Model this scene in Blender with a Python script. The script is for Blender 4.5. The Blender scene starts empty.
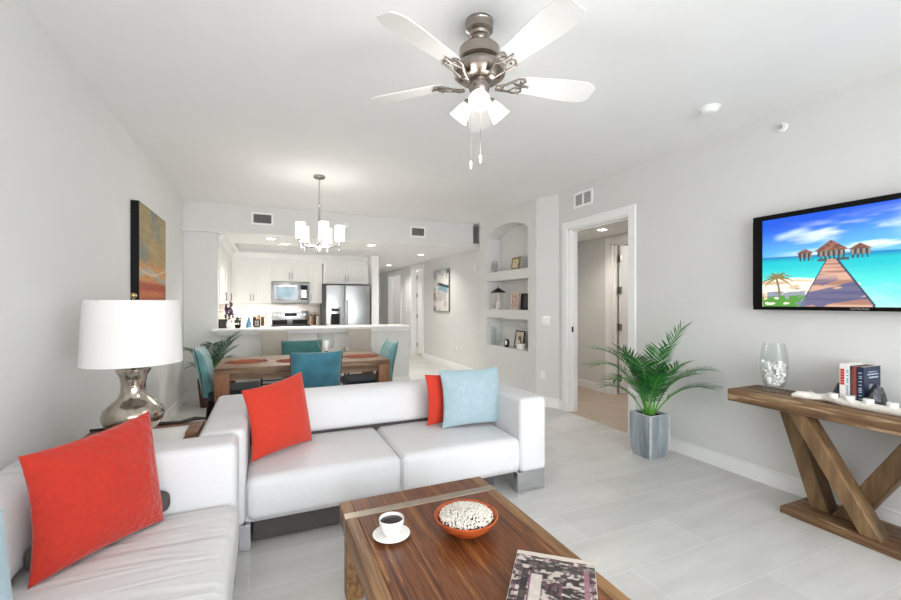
import bpy, bmesh, math, random
import numpy as np
from mathutils import Vector, Matrix, Euler
random.seed(7)
PI = math.pi
S = bpy.context.scene
COL = S.collection

# ------------------------------------------------------------------ camera
TH = math.radians(23.7)
cd = bpy.data.cameras.new('camera'); cam = bpy.data.objects.new('camera', cd); COL.objects.link(cam)
cam.location = (0, 0, 1.40); cam.rotation_euler = (PI/2, 0, -TH)
cd.sensor_width = 36; cd.lens = 420/901*36; cd.shift_y = 2.5/901; cd.clip_start = .05
S.camera = cam
# ------------------------------------------------------------------ world, lights, exposure
w = bpy.data.worlds.new('world'); S.world = w; w.use_nodes = True
w.node_tree.nodes['Background'].inputs[0].default_value = (.92, .955, 1, 1)
w.node_tree.nodes['Background'].inputs[1].default_value = 1.9
def area(name, loc, rot, sx, sy, power, color=(1, 1, 1), spread=180):
    l = bpy.data.lights.new(name, 'AREA'); l.shape = 'RECTANGLE'; l.size = sx; l.size_y = sy
    l.energy = power; l.color = color; l.spread = math.radians(spread)
    o = bpy.data.objects.new(name, l); COL.objects.link(o); o.location = loc; o.rotation_euler = rot
    return o
area('added_daylight_panel', (1.5, -5.2, 1.9), (PI/2, 0, 0), 7.5, 4.2, 380, (.96, .98, 1))  # added panel standing in for daylight through the unseen rear opening
S.view_settings.view_transform = 'Standard'; S.view_settings.look = 'None'
S.view_settings.gamma = 1; S.view_settings.use_curve_mapping = False
S.view_settings.exposure = 0.72
S.cycles.max_bounces = 14; S.cycles.diffuse_bounces = 8; S.cycles.transmission_bounces = 10
S.cycles.transparent_max_bounces = 12; S.cycles.use_denoising = True
S.cycles.sample_clamp_indirect = 6; S.cycles.caustics_reflective = False; S.cycles.caustics_refractive = False

# ------------------------------------------------------------------ materials
def lin(h):
    h = h.lstrip('#'); v = [int(h[i:i+2], 16)/255 for i in (0, 2, 4)]
    return tuple(x/12.92 if x <= .04045 else ((x+.055)/1.055)**2.4 for x in v)
def base(name):
    m = bpy.data.materials.new(name); m.use_nodes = True
    return m, m.node_tree, m.node_tree.nodes['Principled BSDF']
def setp(p, **k):
    for a, b in k.items():
        a = {'rough': 'Roughness', 'metal': 'Metallic', 'spec': 'Specular IOR Level', 'sheen': 'Sheen Weight',
             'coat': 'Coat Weight', 'trans': 'Transmission Weight', 'ior': 'IOR', 'sss': 'Subsurface Weight'}[a]
        p.inputs[a].default_value = b
def mat(name, col, var=.04, scale=12, bump=0, bscale=60, **k):
    """plain procedural surface: a faint noise in colour, optional bump"""
    m, t, p = base(name); c = lin(col) if isinstance(col, str) else col
    n = t.nodes.new('ShaderNodeTexNoise'); n.inputs['Scale'].default_value = scale; n.inputs['Detail'].default_value = 3
    tc = t.nodes.new('ShaderNodeTexCoord'); t.links.new(tc.outputs['Object'], n.inputs['Vector'])
    r = t.nodes.new('ShaderNodeValToRGB'); t.links.new(n.outputs['Fac'], r.inputs['Fac'])
    r.color_ramp.elements[0].position = .3; r.color_ramp.elements[1].position = .7
    r.color_ramp.elements[0].color = (*[x*(1-var) for x in c], 1); r.color_ramp.elements[1].color = (*[min(1, x*(1+var)) for x in c], 1)
    t.links.new(r.outputs['Color'], p.inputs['Base Color']); setp(p, **k)
    if bump:
        n2 = t.nodes.new('ShaderNodeTexNoise'); n2.inputs['Scale'].default_value = bscale; n2.inputs['Detail'].default_value = 4
        t.links.new(tc.outputs['Object'], n2.inputs['Vector'])
        b = t.nodes.new('ShaderNodeBump'); b.inputs['Strength'].default_value = bump; b.inputs['Distance'].default_value = .01
        t.links.new(n2.outputs['Fac'], b.inputs['Height']); t.links.new(b.outputs['Normal'], p.inputs['Normal'])
    return m
def wood(name, stops, grain=(6, 60, 60), rough=.45, bump=.3, scale=1.0, det=8):
    """stops: list of (pos, hex); grain: object-space stretch (small = along the grain)"""
    m, t, p = base(name)
    tc = t.nodes.new('ShaderNodeTexCoord'); mp = t.nodes.new('ShaderNodeMapping'); mp.inputs['Scale'].default_value = grain
    t.links.new(tc.outputs['Object'], mp.inputs['Vector'])
    n = t.nodes.new('ShaderNodeTexNoise'); n.inputs['Scale'].default_value = scale; n.inputs['Detail'].default_value = det
    n.inputs['Roughness'].default_value = .65; n.inputs['Distortion'].default_value = .6
    t.links.new(mp.outputs['Vector'], n.inputs['Vector'])
    r = t.nodes.new('ShaderNodeValToRGB'); e = r.color_ramp.elements
    while len(e) < len(stops): e.new(.5)
    for i, (q, c) in enumerate(stops): e[i].position = q; e[i].color = (*lin(c), 1)
    t.links.new(n.outputs['Fac'], r.inputs['Fac']); t.links.new(r.outputs['Color'], p.inputs['Base Color'])
    b = t.nodes.new('ShaderNodeBump'); b.inputs['Strength'].default_value = bump; b.inputs['Distance'].default_value = .004
    t.links.new(n.outputs['Fac'], b.inputs['Height']); t.links.new(b.outputs['Normal'], p.inputs['Normal'])
    setp(p, rough=rough)
    return m
def emit(name, col, s):
    m = bpy.data.materials.new(name); m.use_nodes = True; t = m.node_tree; p = t.nodes['Principled BSDF']
    p.inputs['Base Color'].default_value = (*col, 1); p.inputs['Emission Color'].default_value = (*col, 1)
    p.inputs['Emission Strength'].default_value = s
    return m
def glass(name, col=(1, 1, 1), rough=0):
    """thin clear glass: mostly see-through with a Fresnel gloss"""
    m = bpy.data.materials.new(name); m.use_nodes = True; t = m.node_tree; t.nodes.clear()
    o = t.nodes.new('ShaderNodeOutputMaterial'); mx = t.nodes.new('ShaderNodeMixShader')
    tr = t.nodes.new('ShaderNodeBsdfTransparent'); tr.inputs[0].default_value = (*col, 1)
    g = t.nodes.new('ShaderNodeBsdfGlossy'); g.inputs['Roughness'].default_value = .03
    f = t.nodes.new('ShaderNodeLayerWeight'); f.inputs['Blend'].default_value = .10
    t.links.new(f.outputs['Facing'], mx.inputs[0]); t.links.new(tr.outputs[0], mx.inputs[1]); t.links.new(g.outputs[0], mx.inputs[2])
    t.links.new(mx.outputs[0], o.inputs[0]); return m
def vcol(name, emission=0, rough=.6, coat=0):
    m, t, p = base(name); a = t.nodes.new('ShaderNodeVertexColor'); a.layer_name = 'pic'
    if emission:
        p.inputs['Base Color'].default_value = (.01, .01, .01, 1)
        t.links.new(a.outputs['Color'], p.inputs['Emission Color']); p.inputs['Emission Strength'].default_value = emission
    else: t.links.new(a.outputs['Color'], p.inputs['Base Color'])
    setp(p, rough=rough, coat=coat); return m

WALL = mat('wall_paint', '#DADAD8', .01, 3, .05, 300, rough=.9)
CEIL = mat('ceiling_paint', '#EFEFEE', .01, 3, .06, 200, rough=.95)
TRIM = mat('white_trim_paint', '#F1F1F0', .01, 5, rough=.45)
CAB = mat('white_cabinet_paint', '#F2F1EE', .01, 5, rough=.4)
NICK = mat('brushed_nickel', '#A0978F', .08, 30, rough=.27, metal=1)
CHROME = mat('chrome', '#D2D4D8', .03, 8, rough=.12, metal=1)
STEEL = mat('stainless_steel', '#C6C8CA', .05, 6, rough=.25, metal=1)
BLACK = mat('black_plastic', '#0E0E0F', .1, 20, rough=.45, spec=.2)
BRONZE = mat('dark_bronze', '#2A2320', .1, 20, rough=.4, metal=.6)
LEATH = mat('white_leather', '#D2D2D3', .015, 6, .12, 45, rough=.5, spec=.3)
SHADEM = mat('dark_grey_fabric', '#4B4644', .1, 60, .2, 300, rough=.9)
FANWHITE = mat('fan_blade_white', '#E4E3E0', .02, 8, rough=.5)
CERAM = mat('white_ceramic', '#F4F3F0', .01, 8, rough=.15, coat=.5)
STONE = mat('quartz_worktop', '#F0F0EE', .05, 30, rough=.2)
TEAL = mat('teal_velvet', '#2F6F80', .22, 9, .3, 40, rough=.75, sheen=.6)
TEALD = mat('green_teal_velvet', '#24605F', .2, 9, .3, 40, rough=.75, sheen=.5)
TEALL = mat('pale_teal_velvet', '#5F9494', .2, 9, .3, 40, rough=.75, sheen=.6)
NAVY = mat('dark_seat_velvet', '#22323A', .2, 12, .2, 60, rough=.8, sheen=.4)
BEIGE = mat('beige_stool_fabric', '#ADA59B', .04, 10, .1, 200, rough=.8)
GLASS = glass('clear_glass', (.97, .985, .98))
LEAF = mat('palm_leaf', '#1F6824', .5, 5, rough=.42)
LEAFD = mat('dark_palm_leaf', '#1F5238', .35, 5, rough=.45)
STEM = mat('palm_stem', '#5A9A38', .2, 8, rough=.5)
SOIL = mat('potting_soil', '#2B211A', .4, 60, .8, 60, rough=1)

def red_fabric():
    m = mat('red_quilted_fabric', '#B2240E', .05, 25, rough=.85, sheen=.25)
    t = m.node_tree; p = t.nodes['Principled BSDF']; tc = t.nodes.new('ShaderNodeTexCoord')
    v = t.nodes.new('ShaderNodeTexVoronoi'); v.inputs['Scale'].default_value = 38
    b = t.nodes.new('ShaderNodeBump'); b.inputs['Strength'].default_value = .9; b.inputs['Distance'].default_value = .006
    t.links.new(tc.outputs['Object'], v.inputs['Vector']); t.links.new(v.outputs['Distance'], b.inputs['Height']); t.links.new(b.outputs['Normal'], p.inputs['Normal'])
    return m
REDQ = red_fabric()
RED = mat('red_linen', '#C23018', .04, 25, .25, 260, rough=.85, sheen=.2)
BLUEP = mat('pale_blue_linen', '#9CB2BA', .06, 18, .3, 120, rough=.85, sheen=.2)

def leather_wrinkle():
    m = mat('creased_white_leather', '#D6D6D5', .015, 6, rough=.55, spec=.3)
    t = m.node_tree; p = t.nodes['Principled BSDF']; tc = t.nodes.new('ShaderNodeTexCoord'); mp = t.nodes.new('ShaderNodeMapping')
    mp.inputs['Scale'].default_value = (6.5, 1.0, 2); mp.inputs['Rotation'].default_value = (0, 0, .25)
    n = t.nodes.new('ShaderNodeTexNoise'); n.inputs['Scale'].default_value = 1.6; n.inputs['Detail'].default_value = 2; n.inputs['Distortion'].default_value = .8
    b = t.nodes.new('ShaderNodeBump'); b.inputs['Strength'].default_value = .45; b.inputs['Distance'].default_value = .03
    t.links.new(tc.outputs['Object'], mp.inputs['Vector']); t.links.new(mp.outputs['Vector'], n.inputs['Vector'])
    t.links.new(n.outputs['Fac'], b.inputs['Height']); t.links.new(b.outputs['Normal'], p.inputs['Normal']); return m
LEATHW = leather_wrinkle()

def floor_mat(name, c1, c2, mort, bw, rh, off=.5, rot=0, offx=0, offy=0, rough=.3):
    m, t, p = base(name)
    tc = t.nodes.new('ShaderNodeTexCoord'); mp = t.nodes.new('ShaderNodeMapping')
    mp.inputs['Rotation'].default_value = (0, 0, rot); mp.inputs['Location'].default_value = (offx, offy, 0)
    t.links.new(tc.outputs['Object'], mp.inputs['Vector'])
    bt = t.nodes.new('ShaderNodeTexBrick'); bt.offset = off; bt.inputs['Scale'].default_value = 1
    bt.inputs['Brick Width'].default_value = bw; bt.inputs['Row Height'].default_value = rh
    bt.inputs['Mortar Size'].default_value = .0022; bt.inputs['Mortar Smooth'].default_value = .3
    bt.inputs['Color1'].default_value = (*lin(c1), 1); bt.inputs['Color2'].default_value = (*lin(c2), 1); bt.inputs['Mortar'].default_value = (*lin(mort), 1)
    t.links.new(mp.outputs['Vector'], bt.inputs['Vector'])
    mp2 = t.nodes.new('ShaderNodeMapping'); mp2.inputs['Scale'].default_value = (1.2, 5, 1); t.links.new(mp.outputs['Vector'], mp2.inputs['Vector'])
    n = t.nodes.new('ShaderNodeTexNoise'); n.inputs['Scale'].default_value = 1.3; n.inputs['Detail'].default_value = 6; n.inputs['Roughness'].default_value = .6
    t.links.new(mp2.outputs['Vector'], n.inputs['Vector'])
    r = t.nodes.new('ShaderNodeValToRGB'); r.color_ramp.elements[0].position = .3; r.color_ramp.elements[1].position = .72
    r.color_ramp.elements[0].color = (.82, .81, .80, 1); r.color_ramp.elements[1].color = (1, 1, 1, 1)
    t.links.new(n.outputs['Fac'], r.inputs['Fac'])
    mx = t.nodes.new('ShaderNodeMix'); mx.data_type = 'RGBA'; mx.blend_type = 'MULTIPLY'; mx.inputs[0].default_value = 1
    t.links.new(bt.outputs['Color'], mx.inputs[6]); t.links.new(r.outputs['Color'], mx.inputs[7])
    t.links.new(mx.outputs[2], p.inputs['Base Color']); setp(p, rough=rough, spec=.4)
    b = t.nodes.new('ShaderNodeBump'); b.inputs['Strength'].default_value = .3; b.inputs['Distance'].default_value = .002; b.invert = True
    t.links.new(bt.outputs['Fac'], b.inputs['Height']); t.links.new(b.outputs['Normal'], p.inputs['Normal'])
    return m
FLOOR = floor_mat('grey_porcelain_plank', '#D6D5D2', '#CECDCA', '#E6E5E3', 1.22, .31, .5, offy=.22, offx=.08)
FLOORB = floor_mat('beige_tile', '#C3B3A3', '#BCAC9C', '#D4C8BA', .45, .45, 0, rot=PI/4, rough=.4)
SPLASH = floor_mat('mosaic_backsplash', '#DDD6CF', '#B9AFA8', '#E6E2DC', .14, .035, .5, rot=0, rough=.25)

# ------------------------------------------------------------------ mesh helpers
MW = {}
def mw(o): return MW.get(o.name, Matrix())
def obj(name, bm, m, parent=None, world=True, loc=None, smooth=35):
    """link a bmesh as one object; its verts are in world space unless world=False (then in the parent's frame)"""
    if parent is not None and world: bmesh.ops.transform(bm, matrix=mw(parent).inverted(), verts=bm.verts)
    c = None
    if parent is None and world:
        xs = [v.co for v in bm.verts]
        lo = Vector((min(v.x for v in xs), min(v.y for v in xs), min(v.z for v in xs))); hi = Vector((max(v.x for v in xs), max(v.y for v in xs), max(v.z for v in xs)))
        c = Vector(((lo.x+hi.x)/2, (lo.y+hi.y)/2, lo.z)) if loc is None else Vector(loc)
        bmesh.ops.translate(bm, vec=-c, verts=bm.verts)
    lim = math.radians(smooth)
    for f in bm.faces: f.smooth = smooth > 0
    for e in bm.edges:
        if len(e.link_faces) == 2:
            try: e.smooth = e.calc_face_angle() < lim
            except ValueError: pass
    me = bpy.data.meshes.new(name); bm.to_mesh(me); bm.free()
    for mm in (m if isinstance(m, (list, tuple)) else [m]): me.materials.append(mm)
    o = bpy.data.objects.new(name, me); COL.objects.link(o)
    if parent is not None: o.parent = parent; MW[o.name] = mw(parent).copy()
    elif c is not None: o.location = c; MW[o.name] = Matrix.Translation(c)
    return o
def tag(o, label, cat, group=None, kind=None):
    o['label'] = label; o['category'] = cat
    if group: o['group'] = group
    if kind: o['kind'] = kind
    return o
def thing(name, label, cat, loc, rz=0, group=None):
    o = bpy.data.objects.new(name, None); COL.objects.link(o); o.empty_display_size = .1
    o.location = loc; o.rotation_euler = (0, 0, rz); MW[o.name] = Matrix.Translation(Vector(loc)) @ Matrix.Rotation(rz, 4, 'Z')
    return tag(o, label, cat, group)
def struct(name, bm, m, smooth=35):
    o = obj(name, bm, m, smooth=smooth); o['kind'] = 'structure'; return o
def dup(o, parent=None, loc=None, rz=None, label=None, group=None):
    c = o.copy(); COL.objects.link(c)
    if parent is not None: c.parent = parent
    if loc is not None: c.location = loc
    if rz is not None: c.rotation_euler = (0, 0, rz)
    if label: c['label'] = label
    if group: c['group'] = group
    for ch in list(o.children): dup(ch, c)
    return c
def B(): return bmesh.new()
def box(bm, lo, hi, bev=0, seg=2, M=None, mi=0):
    r = bmesh.ops.create_cube(bm, size=1); vs = r['verts']
    lo = Vector(lo); hi = Vector(hi); c = (lo+hi)/2; d = hi-lo
    for v in vs: v.co = Vector((v.co.x*d.x+c.x, v.co.y*d.y+c.y, v.co.z*d.z+c.z))
    fs = set(f for v in vs for f in v.link_faces)
    if mi:
        for f in fs: f.material_index = mi
    if bev:
        es = set(e for v in vs for e in v.link_edges)
        g = bmesh.ops.bevel(bm, geom=list(es), offset=min(bev, min(d)*.49), segments=seg, profile=.5, affect='EDGES')
        vs = list(set(v for f in g['faces'] for v in f.verts) | set(v for v in vs if v.is_valid))
    if M is not None: bmesh.ops.transform(bm, matrix=M, verts=vs)
    return vs
def box1(lo, hi, bev=0, seg=2, M=None):
    b = B(); box(b, lo, hi, bev, seg, M); return b
def prism(bm, pts, axis, a, b_, mi=0):
    """extrude a 2D outline along axis; pts in the other two axes' order"""
    def mk(p, t):
        if axis == 'x': return (t, p[0], p[1])
        if axis == 'y': return (p[0], t, p[1])
        return (p[0], p[1], t)
    A = [bm.verts.new(mk(p, a)) for p in pts]; C = [bm.verts.new(mk(p, b_)) for p in pts]
    fs = [bm.faces.new(A), bm.faces.new(C[::-1])]
    n = len(pts)
    for i in range(n): fs.append(bm.faces.new((A[i], C[i], C[(i+1) % n], A[(i+1) % n])))
    for f in fs: f.material_index = mi
    bmesh.ops.recalc_face_normals(bm, faces=fs)
    return A+C
def lathe(bm, prof, c=(0, 0, 0), n=32, M=None, cap=True):
    rings = []
    for r, z in prof:
        rings.append([bm.verts.new((c[0]+r*math.cos(2*PI*i/n), c[1]+r*math.sin(2*PI*i/n), c[2]+z)) for i in range(n)])
    fs = []
    for a, b in zip(rings, rings[1:]):
        for i in range(n): fs.append(bm.faces.new((a[i], a[(i+1) % n], b[(i+1) % n], b[i])))
    if cap:
        if prof[0][0] > 1e-4: fs.append(bm.faces.new(rings[0][::-1]))
        if prof[-1][0] > 1e-4: fs.append(bm.faces.new(rings[-1]))
    vs = [v for r in rings for v in r]
    if M is not None: bmesh.ops.transform(bm, matrix=M, verts=vs)
    bmesh.ops.remove_doubles(bm, verts=vs, dist=1e-6)
    return vs
def tube(bm, pts, r, n=8, cap=True):
    pts = [Vector(p) for p in pts]; R = r if isinstance(r, (list, tuple)) else [r]*len(pts)
    rings = []; up = Vector((0, 0, 1))
    for i, p in enumerate(pts):
        d = (pts[min(i+1, len(pts)-1)]-pts[max(i-1, 0)]).normalized()
        if abs(d.dot(up)) > .97: s = d.cross(Vector((1, 0, 0))).normalized()
        else: s = d.cross(up).normalized()
        u = s.cross(d).normalized()
        rings.append([bm.verts.new(p+(s*math.cos(2*PI*k/n)+u*math.sin(2*PI*k/n))*R[i]) for k in range(n)])
    fs = []
    for a, b in zip(rings, rings[1:]):
        for k in range(n): fs.append(bm.faces.new((a[k], a[(k+1) % n], b[(k+1) % n], b[k])))
    if cap: fs.append(bm.faces.new(rings[0][::-1])); fs.append(bm.faces.new(rings[-1]))
    bmesh.ops.recalc_face_normals(bm, faces=fs)
    return [v for r_ in rings for v in r_]
def sphere(bm, c, r, sx=1, sy=1, sz=1, sub=2, noise=0):
    g = bmesh.ops.create_icosphere(bm, subdivisions=sub, radius=r)['verts']
    for v in g:
        k = 1+random.uniform(-noise, noise); v.co = Vector((v.co.x*sx*k+c[0], v.co.y*sy*k+c[1], v.co.z*sz*k+c[2]))
    return g
def raster(name, fn, nu, nv, m, org, du, dv, parent=None, tp=None):
    """a flat picture: nu x nv quads whose colours come from fn(u, v) (linear rgb)"""
    vs = []; org = Vector(org); du = Vector(du); dv = Vector(dv)
    off = mw(parent).inverted() if parent is not None else Matrix()
    for j in range(nv+1):
        for i in range(nu+1): vs.append(off @ (org+du*(i/nu)+dv*(j/nv)))
    fc = [(j*(nu+1)+i, j*(nu+1)+i+1, (j+1)*(nu+1)+i+1, (j+1)*(nu+1)+i) for j in range(nv) for i in range(nu)]
    me = bpy.data.meshes.new(name); me.from_pydata([tuple(v) for v in vs], [], fc)
    at = me.color_attributes.new('pic', 'FLOAT_COLOR', 'POINT')
    U, V = np.meshgrid(np.linspace(0, 1, nu+1), np.linspace(0, 1, nv+1))
    c = fn(U, V); arr = np.ones(((nu+1)*(nv+1), 4), dtype=np.float32); arr[:, :3] = c.reshape(-1, 3)
    at.data.foreach_set('color', arr.ravel()); me.materials.append(m)
    o = bpy.data.objects.new(name, me); COL.objects.link(o)
    if parent is not None: o.parent = parent; MW[o.name] = mw(parent).copy()
    return o
def nz(U, V, su, sv, seed=0, octv=4):
    """value noise 0..1"""
    rs = np.random.RandomState(seed); out = np.zeros_like(U); amp = 1; tot = 0
    for o_ in range(octv):
        gu, gv = int(su*2**o_)+2, int(sv*2**o_)+2; g = rs.rand(gv+1, gu+1)
        x = U*(gu-1); y = V*(gv-1); xi = np.clip(x.astype(int), 0, gu-1); yi = np.clip(y.astype(int), 0, gv-1)
        fx = x-xi; fy = y-yi; fx = fx*fx*(3-2*fx); fy = fy*fy*(3-2*fy)
        out += amp*((g[yi, xi]*(1-fx)+g[yi, xi+1]*fx)*(1-fy)+(g[yi+1, xi]*(1-fx)+g[yi+1, xi+1]*fx)*fy); tot += amp; amp *= .5
    return out/tot
def mixc(a, b, t): return a*(1-t[..., None])+b*t[..., None]
def C3(h): return np.array(lin(h))
def ss(a, b, x): t = np.clip((x-a)/(b-a), 0, 1); return t*t*(3-2*t)

# ------------------------------------------------------------------ the room
CZ = 2.83; XL = -1.07; XR = 3.54; XN = 3.40; XH = 3.65; YB = -1.6; YS = 6.87; KZ = 2.42
b = B(); box(b, (XL-.15, YB-.15, -.1), (XH+.01, 16, 0)); struct('floor', b, FLOOR)
b = B(); box(b, (XR+.14, 2.6, -.1), (6.6, 6.2, .001)); box(b, (XH+.01, 6.2, -.1), (6.6, 16, .001)); o = struct('floor_beige', b, FLOORB); o.name = 'floor'
b = B(); box(b, (XR-.001, 3.33, -.02), (XR+.141, 4.32, .0015)); struct('trim_1', b, FLOORB)
b = B(); box(b, (XL-.1, YB-.1, CZ), (XR+.2, YS+.3, CZ+.1)); struct('ceiling', b, CEIL)
b = B(); box(b, (XL-.12, YB-.1, 0), (XL, 10.2, CZ)); struct('wall_left', b, WALL)
# right wall with its doorway
b = B(); DY0, DY1, DZ = 3.33, 4.32, 2.335
box(b, (XR, YB-.1, 0), (XR+.14, DY0, CZ)); box(b, (XR, DY1, 0), (XR+.14, 4.52, CZ)); box(b, (XR, DY0, DZ), (XR+.14, DY1, CZ))
struct('wall_right', b, WALL, 0)
# chamfered corner + niche wall
b = B(); prism(b, [(XR, 4.52), (XR, 4.50), (XN, 4.81), (XN, 4.90), (XR+.14, 4.90), (XR+.14, 4.52)], 'z', 0, CZ); struct('wall_corner', b, WALL, 0)
b = B(); y0, y1 = 5.01, 6.24; ND = .27
box(b, (XN, 4.90, 0), (XN+ND, y0, CZ)); box(b, (XN, y1, 0), (XN+ND, 6.50, CZ))
box(b, (XN, y0, 0), (XN+ND, y1, .70)); box(b, (XN, y0, 1.155), (XN+ND, y1, 1.29)); box(b, (XN, y0, 1.75), (XN+ND, y1, 1.895))
N = 24; zs, zt = 2.46, 2.62
arc = [(y0+(y1-y0)*i/N, zs+(zt-zs)*math.sin(PI*i/N)**.62) for i in range(N+1)]
for (ya, za), (yb, zb) in zip(arc, arc[1:]): prism(b, [(ya, za), (yb, zb), (yb, CZ), (ya, CZ)], 'x', XN, XN+ND)
box(b, (XN+ND, 4.86, 0), (XN+ND+.06, 6.50, CZ))
struct('wall_niche', b, WALL, 0)
# soffit over bar, kitchen ceiling with its raised tray
b = B(); box(b, (XL, YS, KZ), (3.47, YS+.12, CZ)); box(b, (3.46, YS+1.4, KZ+.06), (XH+.2, YS+1.5, CZ)); box(b, (3.35, YS+.12, KZ+.07), (3.47, YS+1.4, CZ)); box(b, (XH, 6.64, KZ+.07), (XH+.1, YS+1.4, CZ)); box(b, (3.4, YS+.2, CZ-.001), (XH+.1, YS+1.5, CZ+.05)); struct('wall_soffit', b, WALL, 0)
b = B(); tx0, tx1, ty0, ty1 = -.5, 1.85, 8.08, 9.42
box(b, (XL, YS+.001, KZ-.004), (tx0, 10.2, KZ+.06)); box(b, (tx1, YS+.001, KZ-.004), (XH+.1, 14.6, KZ+.06)); box(b, (tx0, YS+.001, KZ-.004), (tx1, ty0, KZ+.06)); box(b, (tx0, ty1, KZ-.004), (tx1, 10.2, KZ+.06))
box(b, (XH, 6.64, KZ), (6.6, 16, KZ+.06))
struct('ceiling_kitchen', b, CEIL, 0).name = 'ceiling'
b = B(); box(b, (tx0-.05, ty0-.05, 2.80), (tx1+.05, ty1+.05, 2.84)); box(b, (tx0-.05, ty0-.05, KZ+.05), (tx0, ty1+.05, 2.82)); box(b, (tx1, ty0-.05, KZ+.05), (tx1+.05, ty1+.05, 2.82))
box(b, (tx0, ty1, KZ+.05), (tx1, ty1+.05, 2.82)); box(b, (tx0, ty0-.05, KZ+.05), (tx1, ty0, 2.82)); struct('ceiling_tray', b, CEIL, 0).name = 'ceiling'
# jamb left of the pass-through, half wall, kitchen walls
YW = 6.97
b = B(); box(b, (XL, YW, 0), (-.646, YW+.12, KZ)); struct('wall_pier', b, WALL, 0)
b = B(); box(b, (-.646, YW, 0), (2.27, YW+.12, .985)); struct('wall_half', b, WALL, 0)
b = B(); box(b, (XL, 9.93, 0), (2.4, 10.05, CZ)); struct('wall_kitchen', b, WALL, 0)
b = B(); box(b, (2.10, 9.05, 0), (2.26, 14.4, KZ)); struct('wall_fridge', b, TRIM, 0)
# hall right wall with two doorways
b = B(); H0 = 6.50
def wallx(bm, x0, x1, ya, yb, holes, z1):
    y = ya
    for (h0, h1, hz) in holes:
        box(bm, (x0, y, 0), (x1, h0, z1)); box(bm, (x0, h0, hz), (x1, h1, z1)); y = h1
    box(bm, (x0, y, 0), (x1, yb, z1))
wallx(b, XH, XH+.13, H0, 14.5, [(10.07, 10.93, 2.30), (11.98, 13.3, 2.26)], KZ+.02)
box(b, (XN+ND, 6.44, 0), (XH+.13, 6.50, CZ)); struct('wall_hall', b, WALL, 0)
b = B(); box(b, (2.2, 14.3, 0), (6.6, 14.45, KZ)); struct('wall_end', b, WALL, 0)
BLUEW = mat('blue_grey_room_wall', '#AAB4BF', .01, 3, rough=.9)
b = B(); box(b, (5.3, 11.4, 0), (5.4, 14.4, KZ)); struct('wall_bedroom', b, BLUEW, 0)
# vestibule behind the right doorway
b = B(); wallx(b, 4.8, 4.92, 2.6, 6.0, [(3.95, 4.87, 2.29)], 2.6); struct('wall_vestibule', b, WALL, 0)
b = B(); box(b, (XR+.14, 5.62, 0), (4.8, 5.72, 2.6)); box(b, (XR+.14, 2.6, 0), (4.8, 2.7, 2.6)); box(b, (6.3, 2.6, 0), (6.4, 6.0, 2.6)); box(b, (4.92, 2.6, 0), (6.3, 2.7, 2.6)); box(b, (4.92, 5.9, 0), (6.3, 6.0, 2.6)); struct('wall_bedroom_side', b, WALL, 0)
b = B(); box(b, (XR+.14, 2.6, 2.42), (6.4, 6.0, 2.5)); struct('ceiling_vestibule', b, CEIL, 0).name = 'ceiling'
# back wall behind the camera with its glass slider opening
b = B(); box(b, (XL, YB-.12, 0), (-.75, YB, CZ)); box(b, (3.2, YB-.12, 0), (XR, YB, CZ)); box(b, (-.75, YB-.12, 2.52), (3.2, YB, CZ)); struct('wall_back', b, WALL, 0)
wf = B()
for x in (-.75, .53, 1.85, 3.12): box(wf, (x, YB-.1, 0), (x+.08, YB-.04, 2.52))
box(wf, (-.75, YB-.1, 2.44), (3.2, YB-.04, 2.52)); box(wf, (-.75, YB-.1, 0), (3.2, YB-.04, .07)); struct('window_1', wf, TRIM, 0)

# trim: baseboards and casings
def bb(name, pts, h=.125, t=.018):
    """baseboard along plan polyline (list of segments (x0,y0,x1,y1) as boxes)"""
    m = B()
    for (a0, b0, a1, b1) in pts:
        box(m, (min(a0, a1), min(b0, b1), 0), (max(a0, a1), max(b0, b1), h-.018))
        cx = .5*(a0+a1); cy = .5*(b0+b1)
        box(m, (min(a0, a1)+.0, min(b0, b1)+.0, h-.018), (max(a0, a1), max(b0, b1), h), .006, 2)
    return struct(name, m, TRIM)
bb('baseboard_left', [(XL, YB, XL+.018, YW)])
bb('baseboard_right', [(XR-.018, YB, XR, DY0-.1), (XR-.018, DY1+.1, XR, 4.52)])
m = B(); prism(m, [(XR, 4.50), (XN, 4.81), (XN-.018, 4.80), (XR-.018, 4.49)], 'z', 0, .125); struct('baseboard_corner', m, TRIM)
bb('baseboard_niche', [(XN-.018, 4.80, XN, 6.50)])
bb('baseboard_hall', [(XH-.018, 6.50, XH, 9.98), (XH-.018, 11.02, XH, 11.88), (XH-.018, 13.4, XH, 14.3)])
bb('baseboard_bar', [(-.646, YW-.018, 2.27, YW), (XL, YW-.018, -.646, YW), (2.27, YW-.018, 2.288, YW+.12)])
bb('baseboard_vestibule', [(4.782, 4.97, 4.8, 5.62), (4.782, 2.7, 4.8, 3.85)])
def casing(name, x, ya, yb, z, wd=.095, t=.02, depth=.14, side=-1):
    m = B(); x0, x1 = (x-t, x) if side < 0 else (x, x+t)
    box(m, (x0, ya-wd, 0), (x1, ya, z+wd), .004, 1); box(m, (x0, yb, 0), (x1, yb+wd, z+wd), .004, 1); box(m, (x0, ya, z), (x1, yb, z+wd), .004, 1)
    # jamb lining
    e = .015; xj0, xj1 = (x, x+depth)
    box(m, (xj0, ya-.0, 0), (xj1, ya+e, z)); box(m, (xj0, yb-e, 0), (xj1, yb, z)); box(m, (xj0, ya, z-e), (xj1, yb, z))
    st = .035; xm = x+depth*.5
    box(m, (xm, ya+e, 0), (xm+st, ya+e+.012, z-e)); box(m, (xm, yb-e-.012, 0), (xm+st, yb-e, z-e)); box(m, (xm, ya+e, z-e-.012), (xm+st, yb-e, z-e))
    return struct(name, m, TRIM)
c = casing('trim_2', XR, DY0, DY1, DZ)
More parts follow.
